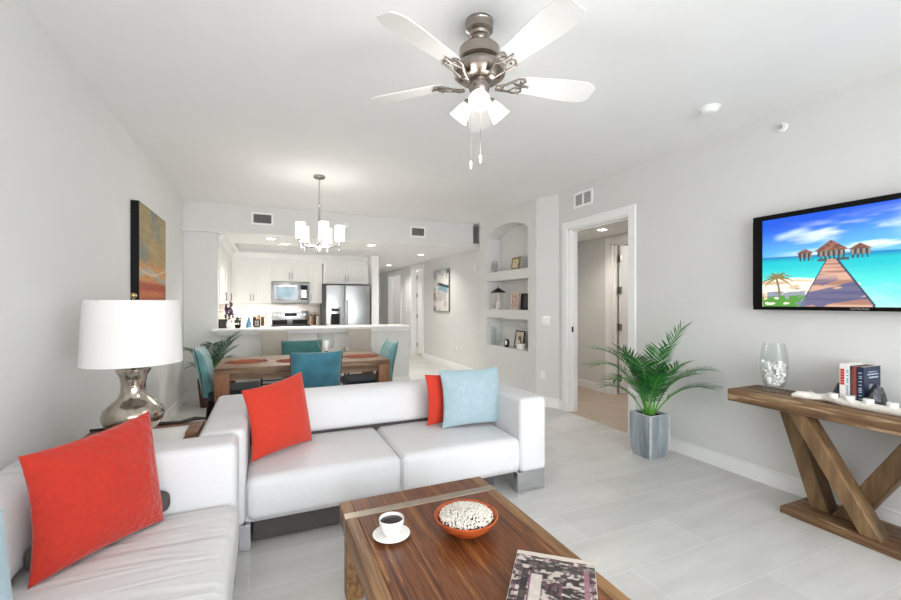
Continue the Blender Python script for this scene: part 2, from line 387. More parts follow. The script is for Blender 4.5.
m = B(); box(m, (XR+.045, DY1-.018, 1.02), (XR+.075, DY1-.0145, 1.09)); o = obj('strike_plate', m, BRONZE, c)
casing('trim_3', 4.8, 3.95, 4.87, 2.29, depth=.12)
casing('trim_4', XH, 10.07, 10.93, 2.30, depth=.13)
casing('trim_5', XH, 11.98, 13.3, 2.26, depth=.13)
m = B(); box(m, (4.0, 5.60, 0), (4.12, 5.62, 2.3)); box(m, (4.68, 5.60, 0), (4.795, 5.62, 2.3)); box(m, (4.12, 5.60, 2.2), (4.68, 5.62, 2.3)); box(m, (4.12, 5.61, 0), (4.68, 5.62, 2.2)); struct('trim_6', m, TRIM)

def door(name, hinge, ang, wdt, h, handle_side=1, hinges=True):
    """panelled slab hinged at a point; local +x runs from hinge to latch"""
    M = Matrix.Translation(Vector(hinge)) @ Matrix.Rotation(ang, 4, 'Z')
    m = B(); box(m, (0, -.02, .012), (wdt, .02, h))
    st = .11
    for (za, zb) in ((.22, .95), (1.08, h-.14)):
        for s in (-1, 1):
            y = .02*s
            box(m, (st, min(y, y+.004*s), za), (wdt-st, max(y, y+.004*s), zb), .003, 1)
            box(m, (st+.05, min(y, y+.009*s), za+.05), (wdt-st-.05, max(y, y+.009*s), zb-.05), .004, 1)
    bmesh.ops.transform(m, matrix=M, verts=m.verts)
    d = struct(name, m, TRIM)
    k = B()
    for s in (-1, 1):
        tube(k, [(wdt-.07, .02*s, 1.0), (wdt-.07, .06*s, 1.0)], .011, 10); tube(k, [(wdt-.07, .06*s, 1.0), (wdt-.18, .062*s, 1.0)], .009, 8)
        lathe(k, [(.03, 0), (.03, .008)], M=Matrix.Translation((wdt-.07, .02*s, 1.0)) @ Matrix.Rotation(-PI/2*s, 4, 'X'), n=16)
    bmesh.ops.transform(k, matrix=M, verts=k.verts); obj('door_handle', k, BRONZE, d)
    if hinges:
        for z in (.25, h*.45, h*.7, h-.2):
            k = B(); box(k, (-.022, -.03, z-.05), (.012, .03, z+.05), .002, 1); tube(k, [(-.01, .03, z-.055), (-.01, .03, z+.055)], .008, 8)
            bmesh.ops.transform(k, matrix=M, verts=k.verts); obj('hinge', k, NICK, d)
    return d
door('door_1', (4.945, 4.83, 0), math.radians(-4), .84, 2.27)
door('door_2', (XH+.16, 10.90, 0), math.radians(-68), .80, 2.28)
door('door_3', (XH+.16, 12.02, 0), math.radians(58), .80, 2.24)

# ------------------------------------------------------------------ ceiling fittings
CANL = emit('can_lens', (1, .96, .9), 14)
def can(x, y, z, label, power=9, col=(1, .96, .91), name='recessed_light'):
    t = thing(name, label, 'ceiling light', (x, y, z), group='recessed ceiling lights')
    m = B(); lathe(m, [(.062, -.001), (.064, -.008), (.09, -.006), (.092, 0)], n=28, cap=False); obj('trim_ring', m, TRIM, t, world=False)
    m = B(); lathe(m, [(.063, -.003), (.001, -.003)], n=28, cap=False); obj('lens', m, CANL, t, world=False)
    l = bpy.data.lights.new('can_lamp', 'SPOT'); l.energy = power; l.color = col; l.spot_size = 2.5; l.spot_blend = .8; l.shadow_soft_size = .06
    lo = bpy.data.objects.new('can_lamp', l); COL.objects.link(lo); lo.location = (0, 0, -.02); lo.parent = t
    return t
K = KZ-.004
can(.069, 7.25, K, 'round recessed light above the bar, the leftmost and nearest of the row', 52)
can(.30, 7.80, K, 'round recessed light second from the left, deeper over the kitchen', 52)
can(1.70, 7.35, K, 'round recessed light in front of the fridge, above the right part of the bar', 52)
can(3.00, 8.40, K, 'round recessed light above the hallway entrance near the grey vent', 38)
can(3.05, 11.1, K, 'round recessed light deep in the hallway beside the white door casing', 36)
can(4.30, 4.52, 2.42, 'round recessed light seen through the doorway behind the potted palm', 30, (1, .9, .8))

def vent(name, label, o3, u, v, wdt, h, slats='v', nsl=10, split=False):
    """o3 lower corner on the wall; u along, v up, normal = out of wall"""
    u = Vector(u); v = Vector(v); nn = u.cross(v).normalized(); o3 = Vector(o3)
    M = Matrix(((u.x, v.x, nn.x, o3.x), (u.y, v.y, nn.y, o3.y), (u.z, v.z, nn.z, o3.z), (0, 0, 0, 1)))
    t = thing(name, label, 'vent', tuple(o3+u*wdt/2))
    def P(m, nm, mt): bmesh.ops.transform(m, matrix=M, verts=m.verts); obj(nm, m, mt, t)
    f = .028; m = B()
    box(m, (0, 0, 0), (wdt, f, .012), .003, 1); box(m, (0, h-f, 0), (wdt, h, .012), .003, 1); box(m, (0, f, 0), (f, h-f, .012)); box(m, (wdt-f, f, 0), (wdt, h-f, .012))
    if split: box(m, (wdt/2-.012, f, 0), (wdt/2+.012, h-f, .012))
    P(m, 'frame', TRIM)
    m = B(); box(m, (f, f, 0), (wdt-f, h-f, .002)); P(m, 'backing', DK)
    m = B()
    for i in range(nsl):
        z = f+(h-2*f)*(i+.5)/nsl; box(m, (f, z-.0035, .003), (wdt-f, z+.0015, .009))
    P(m, 'louvres', SLAT)
DK = mat('vent_dark', '#4A4A49', .1, 30, rough=.9); SLAT = mat('vent_slat', '#8F8F8C', .05, 20, rough=.6)
vent('air_vent', 'grey louvred air vent on the bulkhead left of the chandelier', (-.20, YS, 2.555), (1, 0, 0), (0, 0, 1), .30, .185)
vent('air_vent', 'grey louvred air vent on the bulkhead right, above the hallway', (2.26, YS, 2.525), (1, 0, 0), (0, 0, 1), .28, .185)
SLAT = mat('white_vent_slat', '#D6D6D4', .03, 20, rough=.6); DK = mat('white_vent_back', '#8A8A88', .05, 20, rough=.9)
vent('air_vent', 'white louvred return vent on the wall above the doorway casing', (XR, 4.20, 2.57), (0, -1, 0), (0, 0, 1), .33, .19, split=True, nsl=9)

t = thing('smoke_detector', 'round white smoke detector on the ceiling near the right wall', 'smoke detector', (2.98, 2.06, CZ))
m = B(); lathe(m, [(.07, 0), (.07, -.008), (.064, -.012)], n=32); obj('base_plate', m, TRIM, t, world=False)
m = B(); lathe(m, [(.058, -.012), (.058, -.028), (.045, -.040), (.0, -.042)], n=32); obj('cover', m, CERAM, t, world=False)
m = B(); sphere(m, (.02, -.02, -.042), .006); obj('indicator', m, SLAT, t, world=False)
t = thing('fire_sprinkler', 'small white sprinkler head high on the right wall above the television', 'sprinkler', (XR, 1.88, 2.71))
Ms = Matrix.Rotation(-PI/2, 4, 'Y')
m = B(); lathe(m, [(.035, 0), (.033, .012), (.02, .016)], n=28, M=Ms); obj('escutcheon', m, CERAM, t, world=False)
m = B(); lathe(m, [(.01, .012), (.01, .03), (.018, .032), (.018, .036)], n=16, M=Ms); obj('deflector', m, CHROME, t, world=False)
t = thing('speaker_dome', 'small white round motion sensor on the bulkhead beside the chandelier', 'sensor', (1.17, YS, 2.64))
m = B(); lathe(m, [(.045, 0), (.045, .012), (.02, .03), (0, .033)], n=24, M=Matrix.Rotation(PI/2, 4, 'X')); obj('cover', m, CERAM, t, world=False)
t.name = 'motion_sensor'

# switches, outlets
def plate(name, label, cat, o3, u, wdt, h, kind):
    u = Vector(u).normalized(); v = Vector((0, 0, 1)); nn = u.cross(v); o3 = Vector(o3)
    M = Matrix(((u.x, v.x, nn.x, o3.x), (u.y, v.y, nn.y, o3.y), (u.z, v.z, nn.z, o3.z), (0, 0, 0, 1)))
    t = thing(name, label, cat, tuple(o3))
    m = B(); box(m, (-wdt/2, -h/2, 0), (wdt/2, h/2, .006), .003, 2); bmesh.ops.transform(m, matrix=M, verts=m.verts); obj('cover_plate', m, CERAM, t)
    if kind == 'switch':
        for x in ((-.023, .023) if wdt > .1 else (0,)):
            m = B(); box(m, (x-.016, -.033, .006), (x+.016, .033, .010), .002, 1); bmesh.ops.transform(m, matrix=M, verts=m.verts); obj('rocker', m, TRIM, t)
    elif kind == 'outlet':
        for z in (-.022, .022):
            m = B(); box(m, (-.017, z-.014, .006), (.017, z+.014, .0085), .003, 2); bmesh.ops.transform(m, matrix=M, verts=m.verts); rc = obj('receptacle', m, TRIM, t)
            m = B(); box(m, (-.008, z-.004, .0085), (-.005, z+.006, .0088)); box(m, (.005, z-.004, .0085), (.008, z+.006, .0088)); bmesh.ops.transform(m, matrix=M, verts=m.verts); obj('slots', m, DK, rc)
    return t
du_ = (XR-XN, -.31, 0)
plate('light_switch', 'white double rocker light switch on the corner wall left of the doorway', 'light switch', (3.461, 4.675, 1.155), du_, .13, .125, 'switch')
plate('power_outlet', 'white power outlet low on the corner wall beside the sofa arm', 'outlet', (3.440, 4.721, .415), du_, .075, .12, 'outlet')
plate('light_switch', 'small white light switch below the framed hallway picture', 'light switch', (XH, 8.33, 1.13), (0, -1, 0), .075, .115, 'switch')
plate('power_outlet', 'white power outlet low on the hallway wall', 'outlet', (XH, 8.0, .42), (0, -1, 0), .075, .12, 'outlet')
plate('power_outlet', 'white power outlet on the left wall behind the table lamp', 'outlet', (XL, 4.75, .42), (0, 1, 0), .075, .12, 'outlet')
plate('light_switch', 'dark keyed switch on the hallway wall between the two door casings', 'light switch', (XH, 11.45, 1.2), (0, -1, 0), .13, .115, 'switch')
t = thing('thermostat', 'white box thermostat high on the hallway wall next to the niche', 'thermostat', (XH, 7.11, 2.0))
m = B(); box(m, (XH-.03, 7.03, 2.0), (XH, 7.20, 2.14), .008, 3); obj('housing', m, CERAM, t)
m = B(); box(m, (XH-.032, 7.07, 2.07), (XH-.03, 7.16, 2.11)); obj('display', m, SLAT, t)

for nm, lc, e in (('hall_room_fill', (4.7, 12.9, 2.25), 14), ('bedroom_fill', (5.6, 4.2, 2.25), 7)):  # added point lamps, out of view, to brighten the rooms behind the doorways
    l = bpy.data.lights.new(nm, 'POINT'); l.energy = e; l.color = (1, .95, .9); l.shadow_soft_size = .15
    lo = bpy.data.objects.new(nm, l); COL.objects.link(lo); lo.location = lc

# ------------------------------------------------------------------ ceiling fan
FX, FY = .995, 1.90
fan = thing('ceiling_fan', 'brushed nickel ceiling fan with white blades and a glass light kit', 'ceiling fan', (FX, FY, CZ))
m = B(); lathe(m, [(.0, 0), (.070, 0), (.072, -.012), (.069, -.018), (.069, -.05), (.052, -.062), (.048, -.075), (.036, -.084), (.030, -.10), (.0, -.10)]); obj('canopy', m, NICK, fan, world=False)
m = B(); lathe(m, [(.013, -.085), (.013, -.15)], n=16); obj('downrod', m, NICK, fan, world=False)
m = B(); lathe(m, [(0, -.125), (.03, -.127), (.092, -.133), (.103, -.145), (.103, -.195), (.086, -.205), (.086, -.227), (.122, -.232), (.134, -.25), (.130, -.275), (.10, -.297), (0, -.302)], n=48)
hs = obj('motor_housing', m, NICK, fan, world=False)
m = B()
for i in range(40):
    a = 2*PI*i/40; box(m, (-.003, .074, -.225), (.003, .078, -.207), M=Matrix.Rotation(a, 4, 'Z') @ Matrix.Translation((0, .012, 0)))
obj('cooling_slots', m, BRONZE, hs, world=False)
m = B(); lathe(m, [(0, -.302), (.05, -.302), (.052, -.35), (.044, -.37), (.05, -.38), (.045, -.405), (.0, -.41)]); obj('light_hub', m, NICK, fan, world=False)
BZ = -.293
for k in range(5):
    a = math.radians(62+72*k); R = Matrix.Rotation(a, 4, 'Z')
    m = B(); nb = 14; out = []
    x0, x1 = .20, .638
    for i in range(nb+1):
        s = i/nb; x = x0+(x1-x0)*s; wd = .052+.022*min(1, s*1.6)
        if s > .9: wd *= 1-.45*(s-.9)/.1
        if s < .06: wd *= .8+.2*s/.06
        out.append((x, wd))
    tilt = math.radians(-13)
    Mt = R @ Matrix.Rotation(tilt, 4, 'X')
    pts = [(x, w_) for x, w_ in out]+[(x, -w_) for x, w_ in reversed(out)]
    vs = prism(m, pts, 'z', BZ-.003, BZ+.003)
    for v in vs: v.co.z -= BZ
    bmesh.ops.transform(m, matrix=R @ Matrix.Translation((0, 0, BZ)) @ Matrix.Rotation(tilt, 4, 'X'), verts=vs)
    bl = obj('blade', m, FANWHITE, fan, world=False)
    m = B(); MR = R @ Matrix.Translation((0, 0, BZ-.008)) @ Matrix.Rotation(tilt, 4, 'X')
    for s in (-1, 1):
        tube(m, [(.10, .012*s, -.03), (.135, .022*s, -.022), (.165, .034*s, -.012), (.195, .050*s, -.004), (.225, .050*s, 0), (.240, .034*s, 0), (.232, .018*s, 0), (.215, .020*s, 0), (.212, .034*s, 0)], [.007, .006, .006, .005, .005, .005, .0045, .004, .004], 8)
        tube(m, [(.165, .034*s, -.012), (.19, .014*s, -.006), (.225, .004*s, -.002), (.262, 0, 0)], .0045, 8)
        sphere(m, (.226, .05*s, -.003), .007)
    sphere(m, (.262, 0, -.002), .007); box(m, (.085, -.016, -.036), (.125, .016, -.022), .004, 2)
    bmesh.ops.transform(m, matrix=MR, verts=m.verts); obj('blade_iron', m, NICK, bl, world=False)
FROST = emit('lit_frosted_glass', (1, .97, .93), .35)
BULB = emit('bulb_glow', (1, .95, .88), 4)
for k in range(3):
    a = math.radians(-118+120*k)
    R = Matrix.Rotation(a, 4, 'Z') @ Matrix.Translation((.035, 0, -.365)) @ Matrix.Rotation(math.radians(136), 4, 'Y')
    m = B(); lathe(m, [(.012, -.03), (.014, .03), (.024, .035), (.026, .05)], n=20); bmesh.ops.transform(m, matrix=R, verts=m.verts); arm = obj('lamp_arm', m, NICK, fan, world=False)
    m = B(); lathe(m, [(.023, .045), (.029, .06), (.040, .09), (.045, .12), (.052, .140), (.050, .140), (.043, .12), (.038, .09), (.027, .062)], n=28, cap=False); bmesh.ops.transform(m, matrix=R, verts=m.verts); obj('lamp_shade', m, FROST, arm, world=False)
    m = B(); sphere(m, (0, 0, .095), .024, 1, 1, 1.2); bmesh.ops.transform(m, matrix=R, verts=m.verts); obj('bulb', m, BULB, arm, world=False)
l = bpy.data.lights.new('fan_lamp', 'POINT'); l.energy = 6; l.color = (1, .97, .93); l.shadow_soft_size = .2
lo = bpy.data.objects.new('fan_lamp', l); COL.objects.link(lo); lo.location = (0, 0, -.62); lo.parent = fan
for (dx, dy, L) in ((-.045, .01, .27), (.0, -.01, .24)):
    m = B(); tube(m, [(dx, dy, -.39), (dx, dy, -.44-L)], .0012, 5); ch = obj('pull_chain', m, NICK, fan, world=False)
    m = B(); lathe(m, [(.002, -.44-L), (.007, -.45-L), (.006, -.475-L), (.002, -.485-L)], c=(dx, dy, 0), n=12); obj('fob', m, CERAM, ch, world=False)

# ------------------------------------------------------------------ chandelier
ch = thing('chandelier', 'five-arm chrome chandelier with frosted cylinder shades over the dining table', 'chandelier', (.55, 4.945, CZ))
m = B(); lathe(m, [(0, 0), (.065, 0), (.065, -.018), (.055, -.028), (.0, -.03)]); obj('canopy', m, NICK, ch, world=False)
m = B()
zc = -.03; i = 0
while zc > -.30:
    a = 0 if i % 2 else PI/2
    tube(m, [(.009*math.cos(a)*math.cos(q), .009*math.sin(a)*math.cos(q), zc-.014+.017*math.sin(q)) for q in [2*PI*j/10 for j in range(11)]], .0022, 5, False); zc -= .026; i += 1
obj('chain', m, NICK, ch, world=False)
m = B(); lathe(m, [(0, -.31), (.01, -.31), (.016, -.33), (.01, -.345), (.012, -.36), (.012, -.74), (.02, -.76), (.034, -.775), (.034, -.80), (.018, -.82), (.01, -.84), (0, -.85)], n=20); obj('column', m, CHROME, ch, world=False)
SHD = emit('lit_opal_shade', (1, .96, .9), .75)
for k in range(5):
    a = math.radians(-156.3+72*k); R = Matrix.Rotation(a, 4, 'Z')
    m = B(); tube(m, [(.02, 0, -.79), (.12, 0, -.80), (.225, 0, -.78)], .007, 8); tube(m, [(.225, 0, -.82), (.225, 0, -.74)], .008, 8); sphere(m, (.225, 0, -.825), .011)
    tube(m, [(.04, 0, -.79), (.10, .04, -.795), (.16, .05, -.79), (.20, .02, -.78)], .004, 6)
    lathe(m, [(.03, -.745), (.032, -.735), (.02, -.735)], c=(.225, 0, 0), n=20)
    bmesh.ops.transform(m, matrix=R, verts=m.verts); ar = obj('arm', m, CHROME, ch, world=False)
    m = B(); lathe(m, [(.050, -.73), (.054, -.725), (.054, -.555), (.051, -.555), (.050, -.72)], c=(.225, 0, 0), n=28, cap=False); bmesh.ops.transform(m, matrix=R, verts=m.verts); obj('lamp_shade', m, SHD, ar, world=False)
l = bpy.data.lights.new('chandelier_glow', 'POINT'); l.energy = 16; l.color = (1, .97, .93); l.shadow_soft_size = .2
lo = bpy.data.objects.new('chandelier_glow', l); COL.objects.link(lo); lo.location = (.55, 4.945, 1.92)

# ------------------------------------------------------------------ sofas
def cushion(lo, hi, puff=.02, nx=14, ny=12, nzv=4, r=.05):
    """rounded, slightly domed cushion"""
    bm = B(); lo = Vector(lo); hi = Vector(hi); box(bm, lo, hi, r, 5)
    c = (lo+hi)/2; d = (hi-lo)/2
    bmesh.ops.subdivide_edges(bm, edges=[e for e in bm.edges if e.calc_length() > .15], cuts=9, use_grid_fill=True)
    for v in bm.verts:
        u = (v.co.x-c.x)/d.x; w_ = (v.co.y-c.y)/d.y; q = (v.co.z-c.z)/d.z
        if q > .3: v.co.z += puff*(1-u*u)*(1-w_*w_)
        for ax, s in ((0, u), (1, w_)):
            if abs(s) > .95: v.co[ax] += math.copysign(puff*.35*(1-q*q), s)
    bmesh.ops.triangulate(bm, faces=[f for f in bm.faces if len(f.verts) > 4])
    return bm
def sofa(label, L, D, loc, rz, wr, flip):
    """local frame: x along the seat 0..L, front at y=0, back at y=D"""
    t = thing('sofa', label, 'sofa', loc, rz); AW = .235; AH = .69
    m = B(); box(m, (AW-.01, .03, .14), (L-AW+.01, D-.02, .27), .02, 3); obj('frame', m, LEATH, t, world=False)
    m = B(); box(m, (.27, .07, .02), (L-.42, D-.1, .145), .004, 1); obj('under_sofa_shade', m, SHADEM, t, world=False)  # dark box standing in for the shadow on the floor below the sofa
    for (a, c_) in ((0, AW), (L-AW, L)):
        m = B(); box(m, (a, 0, .135), (c_, D, AH), .04, 5); obj('arm', m, LEATH, t, world=False)
    m = B(); box(m, (AW-.01, .86, .15), (L-AW+.01, D, AH+.0), .045 if D > 1 else .025, 5); obj('back', m, LEATH, t, world=False)
    mid = L/2
    for (a, c_) in ((AW, mid), (mid, L-AW)):
        m = cushion((a+.003, -.005, .155), (c_-.003, .735, .405), .022, r=.045); obj('seat_cushion', m, wr, t, world=False)
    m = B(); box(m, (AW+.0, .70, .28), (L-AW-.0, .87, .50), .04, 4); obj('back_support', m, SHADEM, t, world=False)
    # bolster: profile lofted between the arms
    m = B(); prof = []
    n = 28; cy, cz, ry, rz_ = .785, .577, .105, .150
    for i in range(n):
        q = 2*PI*i/n; s_, c_ = math.sin(q), math.cos(q)
        prof.append((cy+ry*math.copysign(abs(c_)**.55, c_)+.045*s_, cz+rz_*math.copysign(abs(s_)**.6, s_)))
    xs = np.linspace(AW+.03, L-AW-.05, 26); rings = []
    for j, x in enumerate(xs):
        e = min(j, len(xs)-1-j); k = [.80, .96, 1][min(e, 2)]
        rings.append([m.verts.new((x, cy+(p[0]-cy)*k, cz+(p[1]-cz)*k)) for p in prof])
    fs = [m.faces.new((a[i], a[(i+1) % n], c_[(i+1) % n], c_[i])) for a, c_ in zip(rings, rings[1:]) for i in range(n)]
    fs += [m.faces.new(rings[0][::-1]), m.faces.new(rings[-1])]; bmesh.ops.recalc_face_normals(m, faces=fs)
    obj('back_bolster', m, LEATH, t, world=False, smooth=60)
    for x in (.02, L-.26):
        for y in (.005, D-.07):
            m = B(); box(m, (x, y, 0), (x+.24, y+.06, .145), .003, 1); obj('foot', m, CHROME, t, world=False)
    return t
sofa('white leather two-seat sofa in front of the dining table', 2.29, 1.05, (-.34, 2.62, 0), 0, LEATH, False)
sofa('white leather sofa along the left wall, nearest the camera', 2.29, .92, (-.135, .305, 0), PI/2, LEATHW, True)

# ------------------------------------------------------------------ pillows
def pillow(label, mt, bl, br, hgt, lean, thick=.15, group=None, crn=(0, 0, 0, 0), rot=0, sink=.0, wscale=1):
    """stands on its lower edge from bl to br (world points); lean = unit-ish plan vector the top moves to"""
    bl = Vector(bl); br = Vector(br); X = (br-bl); wd = X.length*wscale; X.normalize()
    up = (Vector((lean[0], lean[1], 1)))
    up = (up-X*up.dot(X)).normalized(); Nn = X.cross(up).normalized()
    c = (bl+br)/2+up*hgt/2; bm = B(); n = 22
    def pt(u, v, s):
        th = thick/2*(max(0, (1-u**4)*(1-v**4)))**.5*(.55+.45*(1-u*u)*(1-v*v))
        uu = u*(1-.07*(1-v*v)*(abs(u)**2)); vv = v*(1-.07*(1-u*u)*(abs(v)**2))
        k = 0
        q = (crn[0]*(1-u)*(1-v)+crn[1]*(1+u)*(1-v)+crn[2]*(1+u)*(1+v)+crn[3]*(1-u)*(1+v))/4
        wr = .006*math.sin(7*u+3*v)*math.sin(5*v-2*u)*(1-u*u)*(1-v*v)
        co = c+X*(uu*wd/2+rot*v*hgt/2)+up*(vv*hgt/2+q)+Nn*(s*th+wr-.02*(u*u)*(v*v))
        return co
    G = {}
    for s in (1, -1):
        for i in range(n+1):
            for j in range(n+1):
                u = math.sin((i/n-.5)*PI); v = math.sin((j/n-.5)*PI)
                edge = i in (0, n) or j in (0, n)
                if s == -1 and edge: G[(s, i, j)] = G[(1, i, j)]
                else: G[(s, i, j)] = bm.verts.new(pt(u, v, s))
    fs = []
    for s in (1, -1):
        for i in range(n):
            for j in range(n):
                q = [G[(s, i, j)], G[(s, i+1, j)], G[(s, i+1, j+1)], G[(s, i, j+1)]]
                fs.append(bm.faces.new(q if s == 1 else q[::-1]))
    bmesh.ops.recalc_face_normals(bm, faces=fs)
    o = obj('throw_pillow', bm, mt, smooth=80); tag(o, label, 'pillow', group); return o
pillow('large quilted red throw pillow on the near sofa by the lamp', REDQ, (-.725, 1.89, .425), (-.39, 2.26, .425), .475, (-.17, .27), .15, crn=(0, 0, .02, -.03), wscale=.97, rot=.08)
pillow('red throw pillow in the left corner of the far sofa', RED, (-.07, 2.83, .425), (.31, 3.10, .43), .44, (-.02, .27), .14, crn=(0, 0, .05, 0))
pillow('pale blue throw pillow in the right corner of the far sofa', BLUEP, (1.24, 2.97, .43), (1.76, 2.95, .43), .45, (.03, .16), .14)
pillow('red throw pillow mostly hidden behind the pale blue one', RED, (1.16, 3.08, .43), (1.56, 3.12, .43), .40, (0, .10), .09)
pillow('pale blue throw pillow at the near end of the near sofa', BLUEP, (-.86, 1.28, .42), (-.62, 1.56, .42), .40, (-.18, .10), .14)

bm_ = B(); box(bm_, (-.26, -.045, 0), (.26, .045, .10), .04, 4); bmesh.ops.transform(bm_, matrix=Matrix.Translation((-.60, 2.15, .43)) @ Matrix.Rotation(math.atan2(.37, .34), 4, 'Z'), verts=bm_.verts)
tag(obj('lumbar_cushion', bm_, SHADEM), 'dark grey lumbar cushion peeking out behind the quilted red pillow', 'cushion')

# ------------------------------------------------------------------ coffee table
WOODT = wood('zebrano_top', [(.30, '#2A150B'), (.42, '#5E341C'), (.50, '#7E4C2B'), (.55, '#512A15'), (.62, '#A06A3C'), (.72, '#4A2815')], (46, 1.3, 6), .32, .25, 1.0, 6)
WOODE = wood('coffee_table_edge_wood', [(.3, '#4A2F1C'), (.5, '#8D6844'), (.7, '#A98459')], (60, 2.5, 40), .45, .5)
ct = thing('coffee_table', 'dark wood coffee table with an inlaid metal band in front of the sofas', 'table', (.71, 1.48, 0))
x0, x1, ya, yb, zt_ = .325, 1.095, .86, 2.085, .43
m = B(); box(m, (x0+.055, ya, .34), (x1-.055, yb, zt_), .003, 1); obj('tabletop', m, WOODT, ct)
for (a, c_) in ((x0, x0+.056), (x1-.056, x1)):
    m = B(); box(m, (a, ya, .335), (c_, yb, zt_+.001), .008, 3); obj('edge_board', m, WOODE, ct)
m = B(); box(m, (x0-.002, 1.905, .338), (x1+.002, 1.955, zt_+.003), .002, 1); obj('metal_band', m, mat('satin_metal_band', '#B5A898', .08, 20, rough=.35, metal=.85), ct)
for x in (x0+.02, x1-.10):
    for y in (ya+.02, yb-.10):
        m = B(); box(m, (x, y, 0), (x+.08, y+.08, .34), .006, 2); obj('leg', m, WOODE, ct)
# saucer + cup
cx, cy = .475, 1.69
sc = B(); lathe(sc, [(0, 0), (.034, 0), (.040, .003), (.075, .013), (.077, .015), (.073, .0165), (.040, .007), (0, .006)], c=(cx, cy, .431), n=40); tag(obj('saucer', sc, CERAM, smooth=60), 'round white saucer under the coffee cup on the coffee table', 'saucer')
t = thing('coffee_cup', 'white cup of black coffee on a saucer on the coffee table', 'cup', (cx, cy, .4375))
m = B(); lathe(m, [(0, .004), (.024, .0), (.026, .007), (.041, .021), (.049, .042), (.052, .070), (.050, .072), (.047, .068), (.044, .046), (.033, .023), (0, .014)], n=40); obj('body', m, CERAM, t, world=False, smooth=60)
m = B(); tube(m, [(.049*math.cos(1.5), .049*math.sin(1.5), .05), (.070*math.cos(1.5), .070*math.sin(1.5), .053), (.068*math.cos(1.5), .068*math.sin(1.5), .038), (.058*math.cos(1.5), .058*math.sin(1.5), .022), (.036*math.cos(1.5), .036*math.sin(1.5), .02)], .0045, 8); obj('handle', m, CERAM, t, world=False)
m = B(); lathe(m, [(0.047, .060), (0, .0602)], n=40, cap=False); obj('coffee', m, mat('black_coffee', '#1A0D07', .1, 5, rough=.08), t, world=False)
# bowl with shells
bx, by = .775, 1.60
BOWL = wood('orange_wood_bowl', [(.3, '#7E2F12'), (.5, '#B9562A'), (.7, '#CF7440')], (8, 8, 30), .3, .2)
m = B(); lathe(m, [(0, 0), (.048, 0), (.075, .010), (.112, .038), (.135, .074), (.131, .077), (.108, .047), (.07, .02), (0, .014)], c=(bx, by, .431), n=48); tag(obj('bowl', m, BOWL, smooth=60), 'orange-brown wooden bowl heaped with small white shells on the coffee table', 'bowl')
DBRN = mat('shell_gap_shade', '#4E4A45', .3, 60, rough=.7)  # dark core colour paints the shade in the gaps between shells
PEB = mat('white_shell_bits', '#E6E1D6', .12, 90, rough=.5)
m = B()
for i in range(1100):
    a = random.uniform(0, 2*PI); r = .112*math.sqrt(random.random()); z = .431+.070+.022*(1-(r/.112)**2)+random.uniform(-.004, .004)
    g = sphere(m, (0, 0, 0), .0047, 1.5, .8, .8, 1, .15)
    bmesh.ops.transform(m, matrix=Matrix.Translation((bx+r*math.cos(a), by+r*math.sin(a), z)) @ Euler((random.uniform(0, 6), random.uniform(0, 6), random.uniform(0, 6))).to_matrix().to_4x4(), verts=g)
vv = lathe(m, [(.111, .060), (.07, .074), (0, .082)], c=(bx, by, .431), n=30)
for f in set(f for v in vv if v.is_valid for f in v.link_faces): f.material_index = 1
tag(obj('shell_pieces', m, [PEB, DBRN], smooth=60), 'small white shell pieces heaped in the orange bowl', 'shells', kind='stuff')
# photo book
def magfn(U, V):
    c = mixc(C3('#2E2724')+0*U[..., None], C3('#C9BDB4'), ss(.45, .62, nz(U, V, 12, 30, 3, 4)))
    c = mixc(c, C3('#6A4A58'), (nz(U, V, 24, 9, 5, 3) > .62)*.8)
    c = mixc(c, C3('#D9CFC6'), ((U > .22) & (U < .36) & (V < .62))*.85)
    c = mixc(c, C3('#2A1F24'), ((U > .1) & (U < .2) & (V < .66))*.9); c = mixc(c, C3('#7A5062'), ((U > .2) & (U < .225) & (V < .66))*1.)
    c = mixc(c, C3('#3A3331'), ((V > .72) & (V < .86) & (U > .18))*.6)
    c = mixc(c, C3('#D8CEC2'), (V > .93)*1.); c = mixc(c, C3('#9A6C7B'), ((U > .86) & (U < .93) & (V < .8))*.9)
    return c
bk = thing('photo_book', 'glossy photo book at the near edge of the coffee table', 'book', (.880, 1.150, .432), math.radians(-40))
m = B(); box(m, (-.137, -.167, .001), (.137, .167, .020)); obj('pages', m, mat('page_edges', '#E8E2D8', .05, 200, rough=.7), bk, world=False)
m = B(); box(m, (-.14, -.17, .0195), (.14, .17, .0225), .001, 1); obj('cover', m, mat('book_cover_board', '#CFC4BB', .05, 20, rough=.3), bk, world=False)
MGV = vcol('cover_photo', 0, .25, .4)
M0 = mw(bk); raster('cover_photograph', magfn, 90, 110, MGV, M0 @ Vector((-.138, -.168, .0228)), M0.to_3x3() @ Vector((.276, 0, 0)), M0.to_3x3() @ Vector((0, .336, 0)), bk)

# ------------------------------------------------------------------ side table + lamp
SW = wood('side_table_wood', [(.3, '#4E2F20'), (.5, '#7A5540'), (.7, '#9A7660')], (3, 30, 20), .5, .4)
SWD = mat('dark_side_table_edge', '#2E211B', .2, 20, rough=.5)
st = thing('side_table', 'brown wood-framed side table with a white inset between the sofas', 'table', (-.70, 2.97, 0))
sx0, sx1, sy0, sy1, sz = -1.0, -.36, 2.66, 3.28, .60
m = B()
box(m, (sx0, sy0, sz-.035), (sx0+.22, sy1, sz), .006, 2); box(m, (sx1-.09, sy0, sz-.035), (sx1, sy1, sz), .006, 2)
box(m, (sx0+.22, sy0, sz-.035), (sx1-.09, sy0+.10, sz), .006, 2); box(m, (sx0+.22, sy1-.07, sz-.035), (sx1-.09, sy1, sz), .006, 2); obj('top_frame', m, SW, st)
m = B(); box(m, (sx0+.22, sy0+.1, sz-.03), (sx1-.09, sy1-.07, sz-.004)); obj('inset', m, CERAM, st)
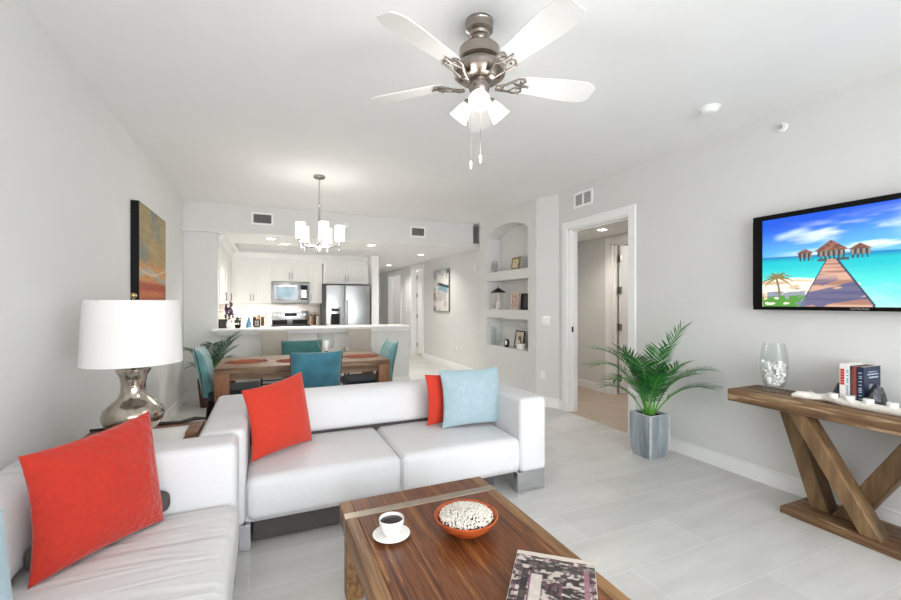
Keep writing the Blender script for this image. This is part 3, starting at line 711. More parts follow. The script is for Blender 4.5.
m = B()
tube(m, [(sx0, sy1-.0, sz+.006), (sx0+.3, sy1-.01, sz+.012), (sx1-.16, sy1-.02, sz+.008), (sx1-.08, sy1+.0, sz+.02), (sx1, sy1-.0, sz+.012)], [.008, .012, .010, .013, .006], 8)
obj('rim', m, SWD, st)
for x in (sx0+.02, sx1-.08):
    for y in (sy0+.02, sy1-.08):
        m = B(); box(m, (x, y, 0), (x+.06, y+.06, sz-.035), .005, 2); obj('leg', m, SW, st)
m = B(); box(m, (sx0+.05, sy0+.05, .18), (sx1-.05, sy1-.05, .20), .004, 1); obj('shelf', m, SW, st)
m = B(); box(m, (-.445, 2.93, .601), (-.375, 3.17, .625), .004, 2); tag(obj('small_wooden_box', m, SW), 'small brown wooden box lying on the right rim of the side table', 'box')
MERC = mat('mercury_glass', '#BDB4A6', .35, 22, .25, 30, rough=.14, metal=1)
lp = thing('table_lamp', 'mercury glass table lamp with a white drum shade on the side table', 'lamp', (-.70, 2.95, .601))
m = B(); lathe(m, [(0, 0), (.072, 0), (.075, .008), (.055, .018), (.04, .03), (.045, .04)], n=48); obj('foot', m, MERC, lp, world=False)
pr_ = [(.042, .035), (.075, .05), (.12, .085), (.144, .125), (.15, .155), (.14, .19), (.105, .225), (.074, .255), (.061, .29), (.058, .33), (.066, .375), (.084, .41), (.084, .418), (.03, .425), (0, .425)]
m = B(); lathe(m, pr_, n=56); obj('body', m, MERC, lp, world=False, smooth=60)
m = B(); lathe(m, [(.012, .42), (.012, .52), (.02, .53), (.02, .60)], n=16); obj('neck', m, NICK, lp, world=False)
LSH = mat('white_lampshade', '#E4E2DF', .01, 4, .05, 300, rough=.9, sss=0)
m = B(); lathe(m, [(.242, .452), (.227, .812), (.224, .812), (.239, .452)], n=64, cap=False); lathe(m, [(.239, .455), (.242, .455)], n=64, cap=False); obj('lamp_shade', m, LSH, lp, world=False, smooth=60)
m = B(); lathe(m, [(.005, .58), (.005, .82), (.004, .825)], n=10)
for k in range(3): tube(m, [(0, 0, .80), (.227*math.cos(k*2.094), .227*math.sin(k*2.094), .808)], .003, 6)
obj('harp', m, NICK, lp, world=False)
m = B(); sphere(m, (0, 0, .838), .017, 1, 1, 1, 2); obj('finial', m, mat('brass_ball', '#C9B079', .1, 8, rough=.2, metal=1), lp, world=False)

# ------------------------------------------------------------------ dining set
DT = wood('reclaimed_table_wood', [(.28, '#463022'), (.46, '#775A42'), (.6, '#A18569'), (.75, '#5C4130')], (2.2, 26, 20), .45, .4)
DL = wood('dining_leg_wood', [(.28, '#5B3620'), (.5, '#8B5A38'), (.75, '#A97448')], (30, 30, 2.5), .5, .4)
dt = thing('dining_table', 'rustic brown plank dining table between the sofa and the bar', 'table', (.42, 5.08, 0))
tx, ty = (-.46, 1.28), (4.60, 5.52)
for i in range(1):
    m = B(); box(m, (tx[0], ty[0], .705), (tx[1], ty[1], .76), .006, 2); obj('tabletop', m, DT, dt)
m = B(); a = .03
box(m, (tx[0]+.1, ty[0]+a, .635), (tx[1]-.1, ty[0]+a+.025, .705)); box(m, (tx[0]+.1, ty[1]-a-.025, .635), (tx[1]-.1, ty[1]-a, .705)); box(m, (tx[0]+a, ty[0]+.1, .635), (tx[0]+a+.025, ty[1]-.1, .705)); box(m, (tx[1]-a-.025, ty[0]+.1, .635), (tx[1]-a, ty[1]-.1, .705)); obj('apron', m, DT, dt)
for x in (tx[0]+.004, tx[1]-.134):
    for y in (ty[0]+.004, ty[1]-.134):
        m = B(); box(m, (x, y, 0), (x+.13, y+.13, .705), .006, 2); obj('leg', m, DL, dt)
def dchair(label, loc, rz, mt, seatm, tuft=False, top=.93, wd=.48):
    """local: back at y=0, seat towards -y ... faces -y; tufts on the front (-y) face"""
    t = thing('dining_chair', label, 'chair', loc, rz, None)
    m = B(); box(m, (-wd/2, -.46, .40), (wd/2, .02, .50), .03, 4); obj('seat', m, seatm, t, world=False)
    m = B(); nx, nzz = 18, 16; G = {}; fs = []
    for s in (0, 1):
        for i in range(nx+1):
            for j in range(nzz+1):
                u = i/nx*2-1; v = j/nzz; z = .44+(top-.44)*v; x = u*(wd/2)*(.93+.07*v**1.5)
                z += .008*(abs(u)**3)*(v**4)-(.03*abs(u)**8 if tuft else 0)*v**4
                y = .02+.07*v+.05*v*v
                th = (.06 if tuft else .045)*(1-(.45 if tuft else .75)*abs(u)**6)*(1-.6*v**10)
                off = -th if s == 0 else th
                if tuft and s == 0:
                    for tu in (-.5, 0, .5):
                        for tv in (.55, .8):
                            d2 = ((u-tu)/.16)**2+((v-tv)/.10)**2; off += .022*math.exp(-d2)
                if abs(u) > .99: off *= .5
                y += -.03*(abs(u)**2)*v
                G[s, i, j] = m.verts.new((x, y+off, z))
    for i in range(nx):
        for j in range(nzz):
            fs.append(m.faces.new((G[0, i, j], G[0, i+1, j], G[0, i+1, j+1], G[0, i, j+1]))); fs.append(m.faces.new((G[1, i, j+1], G[1, i+1, j+1], G[1, i+1, j], G[1, i, j])))
    for j in range(nzz):
        for i in (0, nx): fs.append(m.faces.new((G[0, i, j], G[0, i, j+1], G[1, i, j+1], G[1, i, j])))
    for i in range(nx):
        for j in (0, nzz): fs.append(m.faces.new((G[0, i, j], G[1, i, j], G[1, i+1, j], G[0, i+1, j])))
    bmesh.ops.recalc_face_normals(m, faces=fs); bkp = obj('backrest', m, mt, t, world=False, smooth=70)
    for sg in (-1, 1):
        m = B(); tube(m, [(sg*(wd/2*(.93+.07*v**1.5)+.001), .02+.072*v*v+.028*v-.03*v+.045, .44+(top-.44)*v+.02*v**4) for v in [q/10 for q in range(11)]], .004, 6)
        obj('piping', m, seatm, bkp, world=False)
    for x in (-wd/2+.04, wd/2-.04):
        for (y, dy) in ((-.42, 0), (.0, .05)):
            m = B(); tube(m, [(x, y, .42), (x, y+dy, 0)], [.022, .014], 8); obj('leg', m, BRONZE, t, world=False)
    return t
dchair('bright teal velvet dining chair seen from behind, nearest the sofa', (.44, 4.28, 0), PI, TEAL, NAVY, top=.925, wd=.475)
dchair('dark green-teal dining chair on the bar side of the table', (.43, 5.68, 0), 0, TEALD, NAVY, top=.90, wd=.50)
dchair('tufted teal dining chair at the left end of the table by the plant', (-.52, 5.08, 0), PI/2, TEALL, NAVY, True, top=.92)
dchair('tufted teal dining chair at the right end of the table', (1.30, 5.06, 0), -PI/2, TEALL, NAVY, True, top=.92)
# placemats: loops of coral-like straw
CORAL = mat('coral_orange_straw', '#9A5A44', .2, 40, rough=.8)
def placemat(label, x, y, rx, ry):
    m = B()
    for k in range(20):
        ph = random.uniform(0, 6.28); s = .12+.88*k/19
        pts = []
        for i in range(41):
            q = 2*PI*i/40; wv = 1+.08*math.sin(7*q+ph)+.05*math.sin(13*q+ph*2)
            pts.append((x+rx*s*wv*math.cos(q), y+ry*s*wv*math.sin(q), .765+.004*math.sin(9*q+ph)))
        tube(m, pts, .0035, 4, False)
    tag(obj('placemat', m, CORAL, smooth=60), label, 'placemat', 'coral placemats on the dining table')
placemat('woven orange coral placemat at the left end of the dining table', -.19, 5.02, .20, .15)
placemat('woven orange coral placemat at the right end of the dining table', 1.03, 4.98, .20, .15)
placemat('woven orange coral placemat partly hidden behind the bright teal chair', .27, 4.92, .16, .13)
# glass hurricane on the table
hv = thing('glass_hurricane', 'clear footed glass hurricane with a white candle on the dining table', 'vase', (.64, 5.06, .7605))
m = B(); lathe(m, [(0, 0), (.06, 0), (.058, .006), (.015, .015), (.012, .05), (.03, .07), (.085, .12), (.10, .18), (.095, .24), (.11, .27), (.108, .27), (.093, .24), (.098, .18), (.082, .122), (.0, .075)], n=36); obj('glass', m, GLASS, hv, world=False, smooth=60)
m = B(); lathe(m, [(0, .08), (.033, .08), (.033, .19), (.03, .195), (0, .19)], n=24); obj('candle', m, CERAM, hv, world=False)
m = B(); lathe(m, [(.014, .012), (.02, .03), (.013, .045), (.022, .06), (.016, .072)], n=16, cap=False); obj('metal_stem', m, BRONZE, hv, world=False)

# ------------------------------------------------------------------ bar counter and stools
m = B(); box(m, (-.70, 6.74, .985), (2.20, 7.16, 1.02), .006, 3); tag(obj('bar_counter', m, STONE), 'long white stone bar counter on the half wall', 'counter')
m = B(); box(m, (-.646, YW-.05, .92), (2.26, YW, .985), .005, 2); struct('trim_7', m, TRIM)
def stool(label, x, y):
    t = thing('bar_stool', label, 'stool', (x, y, 0), 0, 'beige stools at the bar')
    m = B(); box(m, (-.17, -.02, .62), (.17, .025, 1.0), .012, 3); obj('backrest', m, BEIGE, t, world=False)
    m = B(); box(m, (-.19, .0, .62), (.19, .36, .70), .02, 3); obj('seat', m, BEIGE, t, world=False)
    for a in (-.16, .16):
        for b_ in (.03, .32):
            m = B(); tube(m, [(a, b_, .63), (a*1.1, b_*1.05-.01, 0)], .014, 8); obj('leg', m, BRONZE, t, world=False)
    m = B(); tube(m, [(-.17, .03, .25), (.17, .03, .25)], .009, 8); tube(m, [(-.17, .33, .25), (.17, .33, .25)], .009, 8); obj('footrest', m, BRONZE, t, world=False)
stool('beige upholstered bar stool at the left part of the bar', .11, 6.42)
stool('beige upholstered bar stool at the right part of the bar', 1.31, 6.42)

# ------------------------------------------------------------------ kitchen
def pdoor(bm_, x0_, x1_, z0_, z1_, y, t_=.02):
    box(bm_, (x0_+.002, y-t_, z0_+.002), (x1_-.002, y, z1_-.002), .002, 1)
def cabinet(label, x0_, x1_, z0_, z1_, yf, yb_, doors, hz='low', name='upper_cabinet', cat='cabinet', group=None, hs=None):
    t = thing(name, label, cat, ((x0_+x1_)/2, yb_, z0_), group=group)
    m = B(); box(m, (x0_, yf, z0_), (x1_, yb_, z1_)); obj('carcass', m, CAB, t)
    for i in range(doors):
        a = x0_+(x1_-x0_)*i/doors; c_ = x0_+(x1_-x0_)*(i+1)/doors
        m = B(); g = .003; f = .055
        box(m, (a+g, yf-.018, z0_+g), (a+g+f, yf-.001, z1_-g), .002, 1); box(m, (c_-g-f, yf-.018, z0_+g), (c_-g, yf-.001, z1_-g), .002, 1)
        box(m, (a+g+f, yf-.018, z0_+g), (c_-g-f, yf-.001, z0_+g+f), .002, 1); box(m, (a+g+f, yf-.018, z1_-g-f), (c_-g-f, yf-.001, z1_-g), .002, 1)
        box(m, (a+g+f, yf-.008, z0_+g+f), (c_-g-f, yf-.001, z1_-g-f)); box(m, (a+g+f+.025, yf-.014, z0_+g+f+.025), (c_-g-f-.025, yf-.008, z1_-g-f-.025), .003, 1)
        d = obj('door', m, CAB, t)
        side = (1 if i == 0 else -1) if doors == 2 else (hs or 1)
        hx = (c_-.03) if side > 0 else (a+.03)
        zz = (z0_+.05, z0_+.19) if hz == 'low' else (z1_-.19, z1_-.05)
        m = B(); tube(m, [(hx, yf-.045, zz[0]), (hx, yf-.045, zz[1])], .006, 8)
        for z in (zz[0]+.02, zz[1]-.02): tube(m, [(hx, yf-.045, z), (hx, yf-.016, z)], .004, 6)
        obj('handle', m, CHROME, d)
    return t
YF, YK = 9.50, 9.92
cabinet('white two-door upper cabinet in the left corner of the kitchen back wall', -.63, .10, 1.38, 2.24, YF, YK, 2)
cabinet('short white two-door upper cabinet above the microwave', .10, .85, 1.84, 2.24, YF, YK, 2)
cabinet('narrow white one-door upper cabinet between microwave and fridge', .85, 1.115, 1.38, 2.24, YF, YK, 1, hs=-1)
cabinet('white two-door upper cabinet above the fridge', 1.125, 2.09, 1.80, 2.24, 9.30, YK, 2)
# left run, doors face +x
t = thing('upper_cabinet', 'white upper cabinet run on the left side wall of the kitchen', 'cabinet', (-.86, 8.5, 1.38))
m = B(); box(m, (XL, 7.25, 1.38), (-.65, YF-.02, 2.24)); obj('carcass', m, CAB, t)
ys = [7.25, 7.9, 8.45, 9.0, 9.48]
for i in range(4):
    a, c_ = ys[i], ys[i+1]; xf = -.65; m = B(); f = .055; g = .003
    box(m, (xf, a+g, 1.383), (xf+.018, a+g+f, 2.237), .002, 1); box(m, (xf, c_-g-f, 1.383), (xf+.018, c_-g, 2.237), .002, 1); box(m, (xf, a+f, 1.383), (xf+.018, c_-f, 1.383+f), .002, 1); box(m, (xf, a+f, 2.237-f), (xf+.018, c_-f, 2.237), .002, 1); box(m, (xf, a+f, 1.43), (xf+.007, c_-f, 2.19))
    d = obj('door', m, CAB, t)
    hy = (c_-.04) if i % 2 == 0 else (a+.04); m = B(); tube(m, [(xf+.045, hy, 1.43), (xf+.045, hy, 1.57)], .006, 8); tube(m, [(xf+.045, hy, 1.45), (xf+.015, hy, 1.45)], .004, 6); tube(m, [(xf+.045, hy, 1.55), (xf+.015, hy, 1.55)], .004, 6); obj('handle', m, NICK, d)
# crown / bulkhead above cabinets
m = B()
prism(m, [(YF-.02, 2.24), (YF-.02, 2.32), (YF-.10, 2.415), (YK, 2.415), (YK, 2.24)], 'x', -.66, 2.10)
prism(m, [(-.632, 2.24), (-.632, 2.32), (-.55, 2.415), (XL, 2.415), (XL, 2.24)], 'y', 7.12, YF)
struct('trim_8', m, TRIM)
# base cabinets, worktop, backsplash
cabinet('white base cabinet in the left corner under the kitchen worktop', -.42, .095, 0, .87, 9.35, YK, 1, 'high', 'base_cabinet')
cabinet('narrow white base cabinet between range and fridge', .87, 1.09, 0, .87, 9.35, YK, 1, 'high', 'base_cabinet')
m = B(); box(m, (XL, 9.32, .87), (.097, YK, .91), .004, 2); box(m, (XL, 7.3, .87), (-.42, 9.32, .91), .004, 2); box(m, (.868, 9.32, .87), (1.09, YK, .91), .004, 2)
tag(obj('kitchen_worktop', m, STONE), 'white stone worktop along the kitchen walls behind the bar', 'worktop')
m = B(); box(m, (XL, 7.3, 0), (-.45, 9.3, .87)); t = obj('base_cabinet', m, CAB); tag(t, 'white base cabinets along the left side wall of the kitchen', 'cabinet')
m = B(); box(m, (XL, YK-.008, .91), (1.11, YK-.0005, 1.38)); o = struct('wall_backsplash', m, SPLASH)
o.rotation_euler = (0, 0, 0)
sp = SPLASH.node_tree.nodes['Mapping']; sp.inputs['Rotation'].default_value = (PI/2, 0, 0)
l1 = area('undercabinet_lamp', (-.2, 9.72, 1.365), (0, 0, 0), .7, .06, 6, (1, .93, .85))
l2 = area('undercabinet_lamp', (-.85, 8.6, 1.365), (0, 0, 0), .1, 1.4, 5, (1, .93, .85))
l3 = area('hood_lamp', (.5, 9.65, 1.365), (0, 0, 0), .5, .1, 3, (1, .95, .9))
# microwave
t = thing('microwave', 'stainless steel over-range microwave under the short cabinet', 'microwave', (.475, YK, 1.38))
m = B(); box(m, (.105, 9.46, 1.385), (.845, YK, 1.835), .006, 2); obj('body', m, STEEL, t)
m = B(); box(m, (.14, 9.452, 1.46), (.63, 9.461, 1.77), .004, 1); d = obj('door_window', m, mat('dark_oven_glass', '#23282C', .1, 5, rough=.06, coat=1), t)
m = B(); box(m, (.20, 9.449, 1.50), (.55, 9.452, 1.73), .001, 1); obj('pane', m, mat('reflective_pane', '#6F8088', .35, 6, rough=.3, metal=.5), d)
m = B(); box(m, (.67, 9.452, 1.46), (.81, 9.461, 1.77), .003, 1); obj('control_panel', m, BLACK, t)
m = B(); tube(m, [(.645, 9.42, 1.47), (.645, 9.42, 1.76)], .009, 8); tube(m, [(.645, 9.42, 1.5), (.645, 9.455, 1.5)], .006, 6); tube(m, [(.645, 9.42, 1.73), (.645, 9.455, 1.73)], .006, 6); obj('handle', m, CHROME, t)
m = B()
for i in range(4):
    for j in range(3): box(m, (.69+j*.036, 9.449, 1.50+i*.045), (.715+j*.036, 9.452, 1.53+i*.045))
obj('buttons', m, STEEL, t)
# range
t = thing('kitchen_range', 'stainless range with black glass top below the microwave', 'stove', (.475, YK, 0))
m = B(); box(m, (.10, 9.33, 0), (.865, YK-.01, .905), .004, 1); obj('body', m, STEEL, t)
m = B(); box(m, (.105, 9.32, .905), (.86, 9.86, .925), .003, 1); obj('cooktop', m, BLACK, t)
m = B(); box(m, (.105, 9.84, .92), (.86, 9.92, 1.22), .01, 2); pg = obj('backguard', m, STEEL, t)
m = B(); box(m, (.37, 9.835, 1.10), (.62, 9.841, 1.17)); obj('display', m, BLACK, pg)
m = B(); box(m, (.12, 9.834, .93), (.42, 9.841, 1.02)); box(m, (.53, 9.834, .93), (.845, 9.841, 1.02)); obj('vent_strip', m, BLACK, pg)
for x in (.17, .25, .70, .78):
    m = B(); lathe(m, [(.022, 0), (.02, .02), (0, .021)], n=16, M=Matrix.Translation((x, 9.84, 1.13)) @ Matrix.Rotation(PI/2, 4, 'X')); obj('knob', m, STEEL, pg)
m = B(); box(m, (.16, 9.322, .25), (.81, 9.332, .68), .003, 1); obj('oven_window', m, BLACK, t)
m = B(); tube(m, [(.16, 9.28, .76), (.81, 9.28, .76)], .01, 8); tube(m, [(.2, 9.28, .76), (.2, 9.33, .76)], .007, 6); tube(m, [(.77, 9.28, .76), (.77, 9.33, .76)], .007, 6); obj('handle', m, CHROME, t)
# fridge
t = thing('refrigerator', 'stainless side-by-side refrigerator with water dispenser', 'refrigerator', (1.56, 9.8, 0))
m = B(); box(m, (1.12, 8.95, .02), (2.03, 9.85, 1.765), .008, 2); obj('body', m, mat('fridge_side', '#3B3A39', .05, 10, rough=.5), t)
FD = mat('brushed_steel_door', '#B9BCBE', .1, 3, rough=.32, metal=1)
m = B(); box(m, (1.125, 8.88, .05), (1.50, 8.945, 1.76), .012, 3); dl = obj('freezer_door', m, FD, t)
m = B(); box(m, (1.508, 8.88, .05), (2.025, 8.945, 1.76), .012, 3); dr = obj('door', m, FD, t)
for (x, p) in ((1.475, dl), (1.535, dr)):
    m = B(); tube(m, [(x, 8.80, .55), (x, 8.80, 1.45)], .012, 10); tube(m, [(x, 8.80, .6), (x, 8.885, .6)], .008, 8); tube(m, [(x, 8.80, 1.4), (x, 8.885, 1.4)], .008, 8); obj('handle', m, CHROME, p)
m = B(); box(m, (1.20, 8.872, .93), (1.41, 8.882, 1.30), .006, 2); dp = obj('dispenser', m, STEEL, dl)
m = B(); box(m, (1.22, 8.866, .95), (1.39, 8.873, 1.17)); box(m, (1.23, 8.866, 1.22), (1.38, 8.873, 1.27)); obj('dispenser_recess', m, BLACK, dp) if False else None
o = bpy.data.objects.get('dispenser'); mm = m; bmesh.ops.transform(mm, matrix=Matrix(), verts=mm.verts); oo = obj('dispenser_recess', mm, BLACK, dl)
# things on the bar and worktop
def jar(label, x, y, z, r, h, mt, lidm, group=None):
    t = thing('canister', label, 'canister', (x, y, z), group=group)
    m = B(); lathe(m, [(0, 0), (r, 0), (r, h*.8), (r*.9, h*.83)], n=20); obj('body', m, mt, t, world=False)
    m = B(); lathe(m, [(r*.95, h*.83), (r*.95, h*.92), (r*.3, h*.96), (0, h)], n=20); obj('lid', m, lidm, t, world=False)
GOLD = mat('amber_jar', '#B08A5A', .3, 20, rough=.3); DBR = mat('dark_brown_jar', '#3C2A22', .2, 20, rough=.3)
CREAMJ = mat('cream_jar', '#D8CFC0', .1, 20, rough=.3)
zb = 1.0205
for i, (px_, r_, h_, mt_, lb) in enumerate(((.0, .035, .14, DBR, 'dark jar leftmost of three on the worktop left of the range'), (-.075+.15, .036, .15, GOLD, 'amber jar, middle one of three left of the range'), (.15, .03, .14, DBR, 'dark jar nearest the range of the three on the left'))):
    jar(lb, -.22+px_, 9.6, .911, r_*1.0, h_*1.6, mt_, GOLD if i != 1 else DBR, 'jars left of the range')
for i, x in enumerate((.90, .965, 1.03)):
    jar('%s jar right of the range, %s' % (('amber', 'dark brown', 'cream')[i], ('leftmost of three', 'middle of three', 'nearest the fridge')[i]), x, 9.55, .911, .03, (.24, .28, .23)[i], (GOLD, DBR, CREAMJ)[i], (DBR, GOLD, DBR)[i], 'jars right of the range')
PURP = mat('purple_petals', '#4B3358', .4, 30, rough=.6); BLUEG = mat('blue_glass_tree', '#5F93B4', .25, 25, rough=.15)
def flowers(x, y, z, label):
    t = thing('flower_vase', label, 'vase', (x, y, z))
    m = B(); lathe(m, [(0, 0), (.03, 0), (.042, .05), (.03, .10), (.02, .12), (.026, .13)], n=20, cap=False); obj('vase_body', m, CERAM, t, world=False)
    m = B(); st_ = []
    for k in range(5):
        a = k*1.3; e = (.035*math.cos(a), .035*math.sin(a), .26+.035*k); tube(m, [(0, 0, .08), (e[0]*.5, e[1]*.5, .18), e], .003, 5); st_.append(e)
    obj('stems', m, LEAFD, t, world=False)
    m = B()
    for e in st_:
        for q in range(9): sphere(m, (e[0]+random.uniform(-.02, .02), e[1]+random.uniform(-.02, .02), e[2]-random.uniform(0, .17)), random.uniform(.012, .02), 1, 1, 1.4, 1, .2)
    obj('blossoms', m, PURP, t, world=False)
flowers(-.50, 6.98, zb, 'white vase of tall dark purple flowers at the left end of the bar')
t = thing('potted_plant', 'small leafy green plant with white blooms on the left part of the bar', 'plant', (-.385, 7.0, zb))
m = B(); lathe(m, [(0, 0), (.035, 0), (.045, .05), (.04, .052), (0, .045)], n=20); obj('pot', m, BLACK, t, world=False)
m = B()
for k in range(46):
    a = random.uniform(0, 6.28); r = random.uniform(.01, .055); z = random.uniform(.06, .17); g = sphere(m, (0, 0, 0), .018, 1.3, .6, .25, 1); bmesh.ops.transform(m, matrix=Matrix.Translation((r*math.cos(a), r*math.sin(a), z)) @ Euler((random.uniform(-1, 1), random.uniform(-1, 1), a)).to_matrix().to_4x4(), verts=g)
obj('foliage', m, LEAFD, t, world=False)
m = B()
for k in range(9): a = k*.8; sphere(m, (.045*math.cos(a), .045*math.sin(a), .09+.012*k), .011, sub=1)
obj('blooms', m, CERAM, t, world=False)
t = thing('glass_tree_ornament', 'pale blue cone tree ornament on the bar between plant and dark box', 'ornament', (-.24, 7.0, zb))
m = B(); lathe(m, [(0, 0), (.04, 0), (.045, .01), (.036, .05), (.028, .09), (.016, .13), (.006, .165), (0, .17)], n=14); obj('cone', m, BLUEG, t, world=False)
m = B(); lathe(m, [(0, 0), (.055, 0), (.05, .006)], n=20); obj('base', m, CERAM, t, world=False)
def pframe(name, label, c3, wdt, h, ang, lean, fm, inner, fw=.015, group=None, cat='picture frame', depth=.015):
    t = thing(name, label, cat, c3, ang, group)
    L = Matrix.Rotation(-lean, 4, 'X')
    m = B(); d = depth
    box(m, (-wdt/2, -d, 0), (wdt/2, 0, fw), .002, 1); box(m, (-wdt/2, -d, h-fw), (wdt/2, 0, h), .002, 1); box(m, (-wdt/2, -d, fw), (-wdt/2+fw, 0, h-fw)); box(m, (wdt/2-fw, -d, fw), (wdt/2, 0, h-fw))
    bmesh.ops.transform(m, matrix=L, verts=m.verts); obj('frame', m, fm, t, world=False)
    m = B(); box(m, (-wdt/2+fw, -d*.5, fw), (wdt/2-fw, -.001, h-fw)); bmesh.ops.transform(m, matrix=L, verts=m.verts); obj('picture', m, inner, t, world=False)
    if lean:
        m = B(); box(m, (-.015, -.001, h*.15), (.015, .002, h*.7)); bmesh.ops.transform(m, matrix=Matrix.Translation((0, math.sin(lean)*h*.55, 0)) @ Matrix.Rotation(lean*.6, 4, 'X'), verts=m.verts); obj('stand', m, fm, t, world=False)
    return t
MIXP = mat('mottled_print', '#8C8379', .7, 25, rough=.4); DKP = mat('dark_print', '#2A2322', .6, 30, rough=.4)
pframe('framed_photo', 'dark framed print at the far left end of the bar behind the flowers', (-.58, 7.08, zb), .13, .13, 0, .1, BLACK, DKP)
pframe('framed_photo', 'small black and grey framed print right of the blue tree on the bar', (-.13, 7.06, zb), .09, .12, 0, .1, BLACK, MIXP)
m = B(); lathe(m, [(0, 0), (.12, 0), (.15, .012), (.146, .014), (.118, .004), (0, .004)], n=36); bmesh.ops.transform(m, matrix=Matrix.Translation((.80, 6.98, zb)), verts=m.verts); tag(obj('glass_dish', m, GLASS, smooth=60), 'shallow clear glass dish on the middle of the bar', 'dish')
t = thing('wall_mixer_hood', '', 'x', (0, 0, 0)); bpy.data.objects.remove(t)
# white vase with sprig left of range
t = thing('bud_vase', 'small dark sprig in a cream vase on the worktop left of the range', 'vase', (-.02, 9.72, .911))
m = B(); lathe(m, [(0, 0), (.03, 0), (.045, .06), (.025, .12), (.02, .15)], n=20, cap=False); obj('vase_body', m, CREAMJ, t, world=False)
m = B()
for k in range(7): a = k*.9; tube(m, [(0, 0, .1), (.02*math.cos(a), .02*math.sin(a), .22), (.05*math.cos(a), .05*math.sin(a), .27)], [.002, .003, .008], 5)
obj('sprig', m, DBR, t, world=False)

# ------------------------------------------------------------------ framed art
def artL(U, V):
    n = nz(U, V, 3, 3, 11, 5); s = nz(U, V, 18, 2, 12, 3)
    c = mixc(C3('#9C8A5E')+0*U[..., None], C3('#6C7B78'), ss(.35, .75, n+.35*(V-.6)-.25*U)); c = mixc(c, C3('#B0793F'), ss(.45, .7, s)*ss(1, .4, V)*.8)
    c = mixc(c, C3('#C48A52'), ss(.42, .36, V)*.8); c = mixc(c, C3('#9FA398'), ss(.06, .0, abs(V-.27-.05*np.sin(U*5)))*.95)
    c = mixc(c, C3('#D7C3A2'), ss(.02, .0, abs(V-.33+.05*np.sin(U*4)))*.8)
    c = mixc(c, C3('#A2492A'), ss(.22, .17, V)); c = mixc(c, C3('#C06F3E'), ss(.12, .09, V)*.8); c = mixc(c, C3('#8E3F26'), ss(.05, .02, V)*.7)
    return np.clip(c*(.8+.4*nz(U, V, 6, 30, 4, 2)[..., None]), 0, 1)
ART = vcol('canvas_paint', 0, .6)
t = thing('wall_art', 'abstract orange and grey canvas with black edges on the left wall', 'painting', (XL, 5.06, 1.42))
m = B(); box(m, (XL, 4.42, 1.41), (XL+.06, 5.48, 2.285), .002, 1); obj('canvas_frame', m, BLACK, t)
raster('painting', artL, 70, 70, ART, (XL+.0608, 4.43, 1.42), (0, 1.04, 0), (0, 0, .855), t)
def artR(U, V):
    n = nz(U, V, 4, 5, 21, 4)
    c = C3('#DAD6D0')+0*U[..., None]; c = mixc(c, C3('#B9B4B4'), ss(.45, .65, n))
    y = .60+.05*np.sin(U*4+.5)
    c = mixc(c, C3('#15323F'), ss(.055, .02, abs(V-y-.03*U))*ss(.2, .55, U+n*.3)); c = mixc(c, C3('#5F93A3'), ss(.09, .02, abs(V-y+.06))*ss(.4, .6, n)*.9)
    c = mixc(c, C3('#3C7F86'), ss(.75, .95, U)*ss(.86, .93, V)); c = mixc(c, C3('#8C6746'), ss(.22, .06, U)*ss(.5, .42, V)*ss(.15, .3, V)*.9)
    c = mixc(c, C3('#3A3A3E'), ss(.25, .05, U)*ss(.16, .06, V)*.9); c = mixc(c, C3('#6E6F74'), ss(.2, .0, U)*ss(.78, .85, V)*.6)
    return c
t = thing('wall_art', 'tall abstract seascape in a thin silver frame on the hallway wall', 'painting', (XH, 8.8, 1.13))
m = B(); box(m, (XH-.035, 8.33, 1.20), (XH, 9.23, 2.14), .002, 1); obj('canvas_frame', m, mat('silver_frame', '#8C8987', .1, 10, rough=.3, metal=.8), t)
raster('painting', artR, 50, 70, ART, (XH-.0358, 9.22, 1.21), (0, -.88, 0), (0, 0, .92), t)
t = thing('wall_art', 'small orange picture on the blue-grey wall at the end of the hallway', 'painting', (5.3, 13.6, 1.4)); m = B(); box(m, (5.26, 12.6, 1.55), (5.30, 14.2, 2.0), .002, 1); obj('canvas_frame', m, mat('orange_brown_print', '#9C5A3A', .5, 6, rough=.6), t)

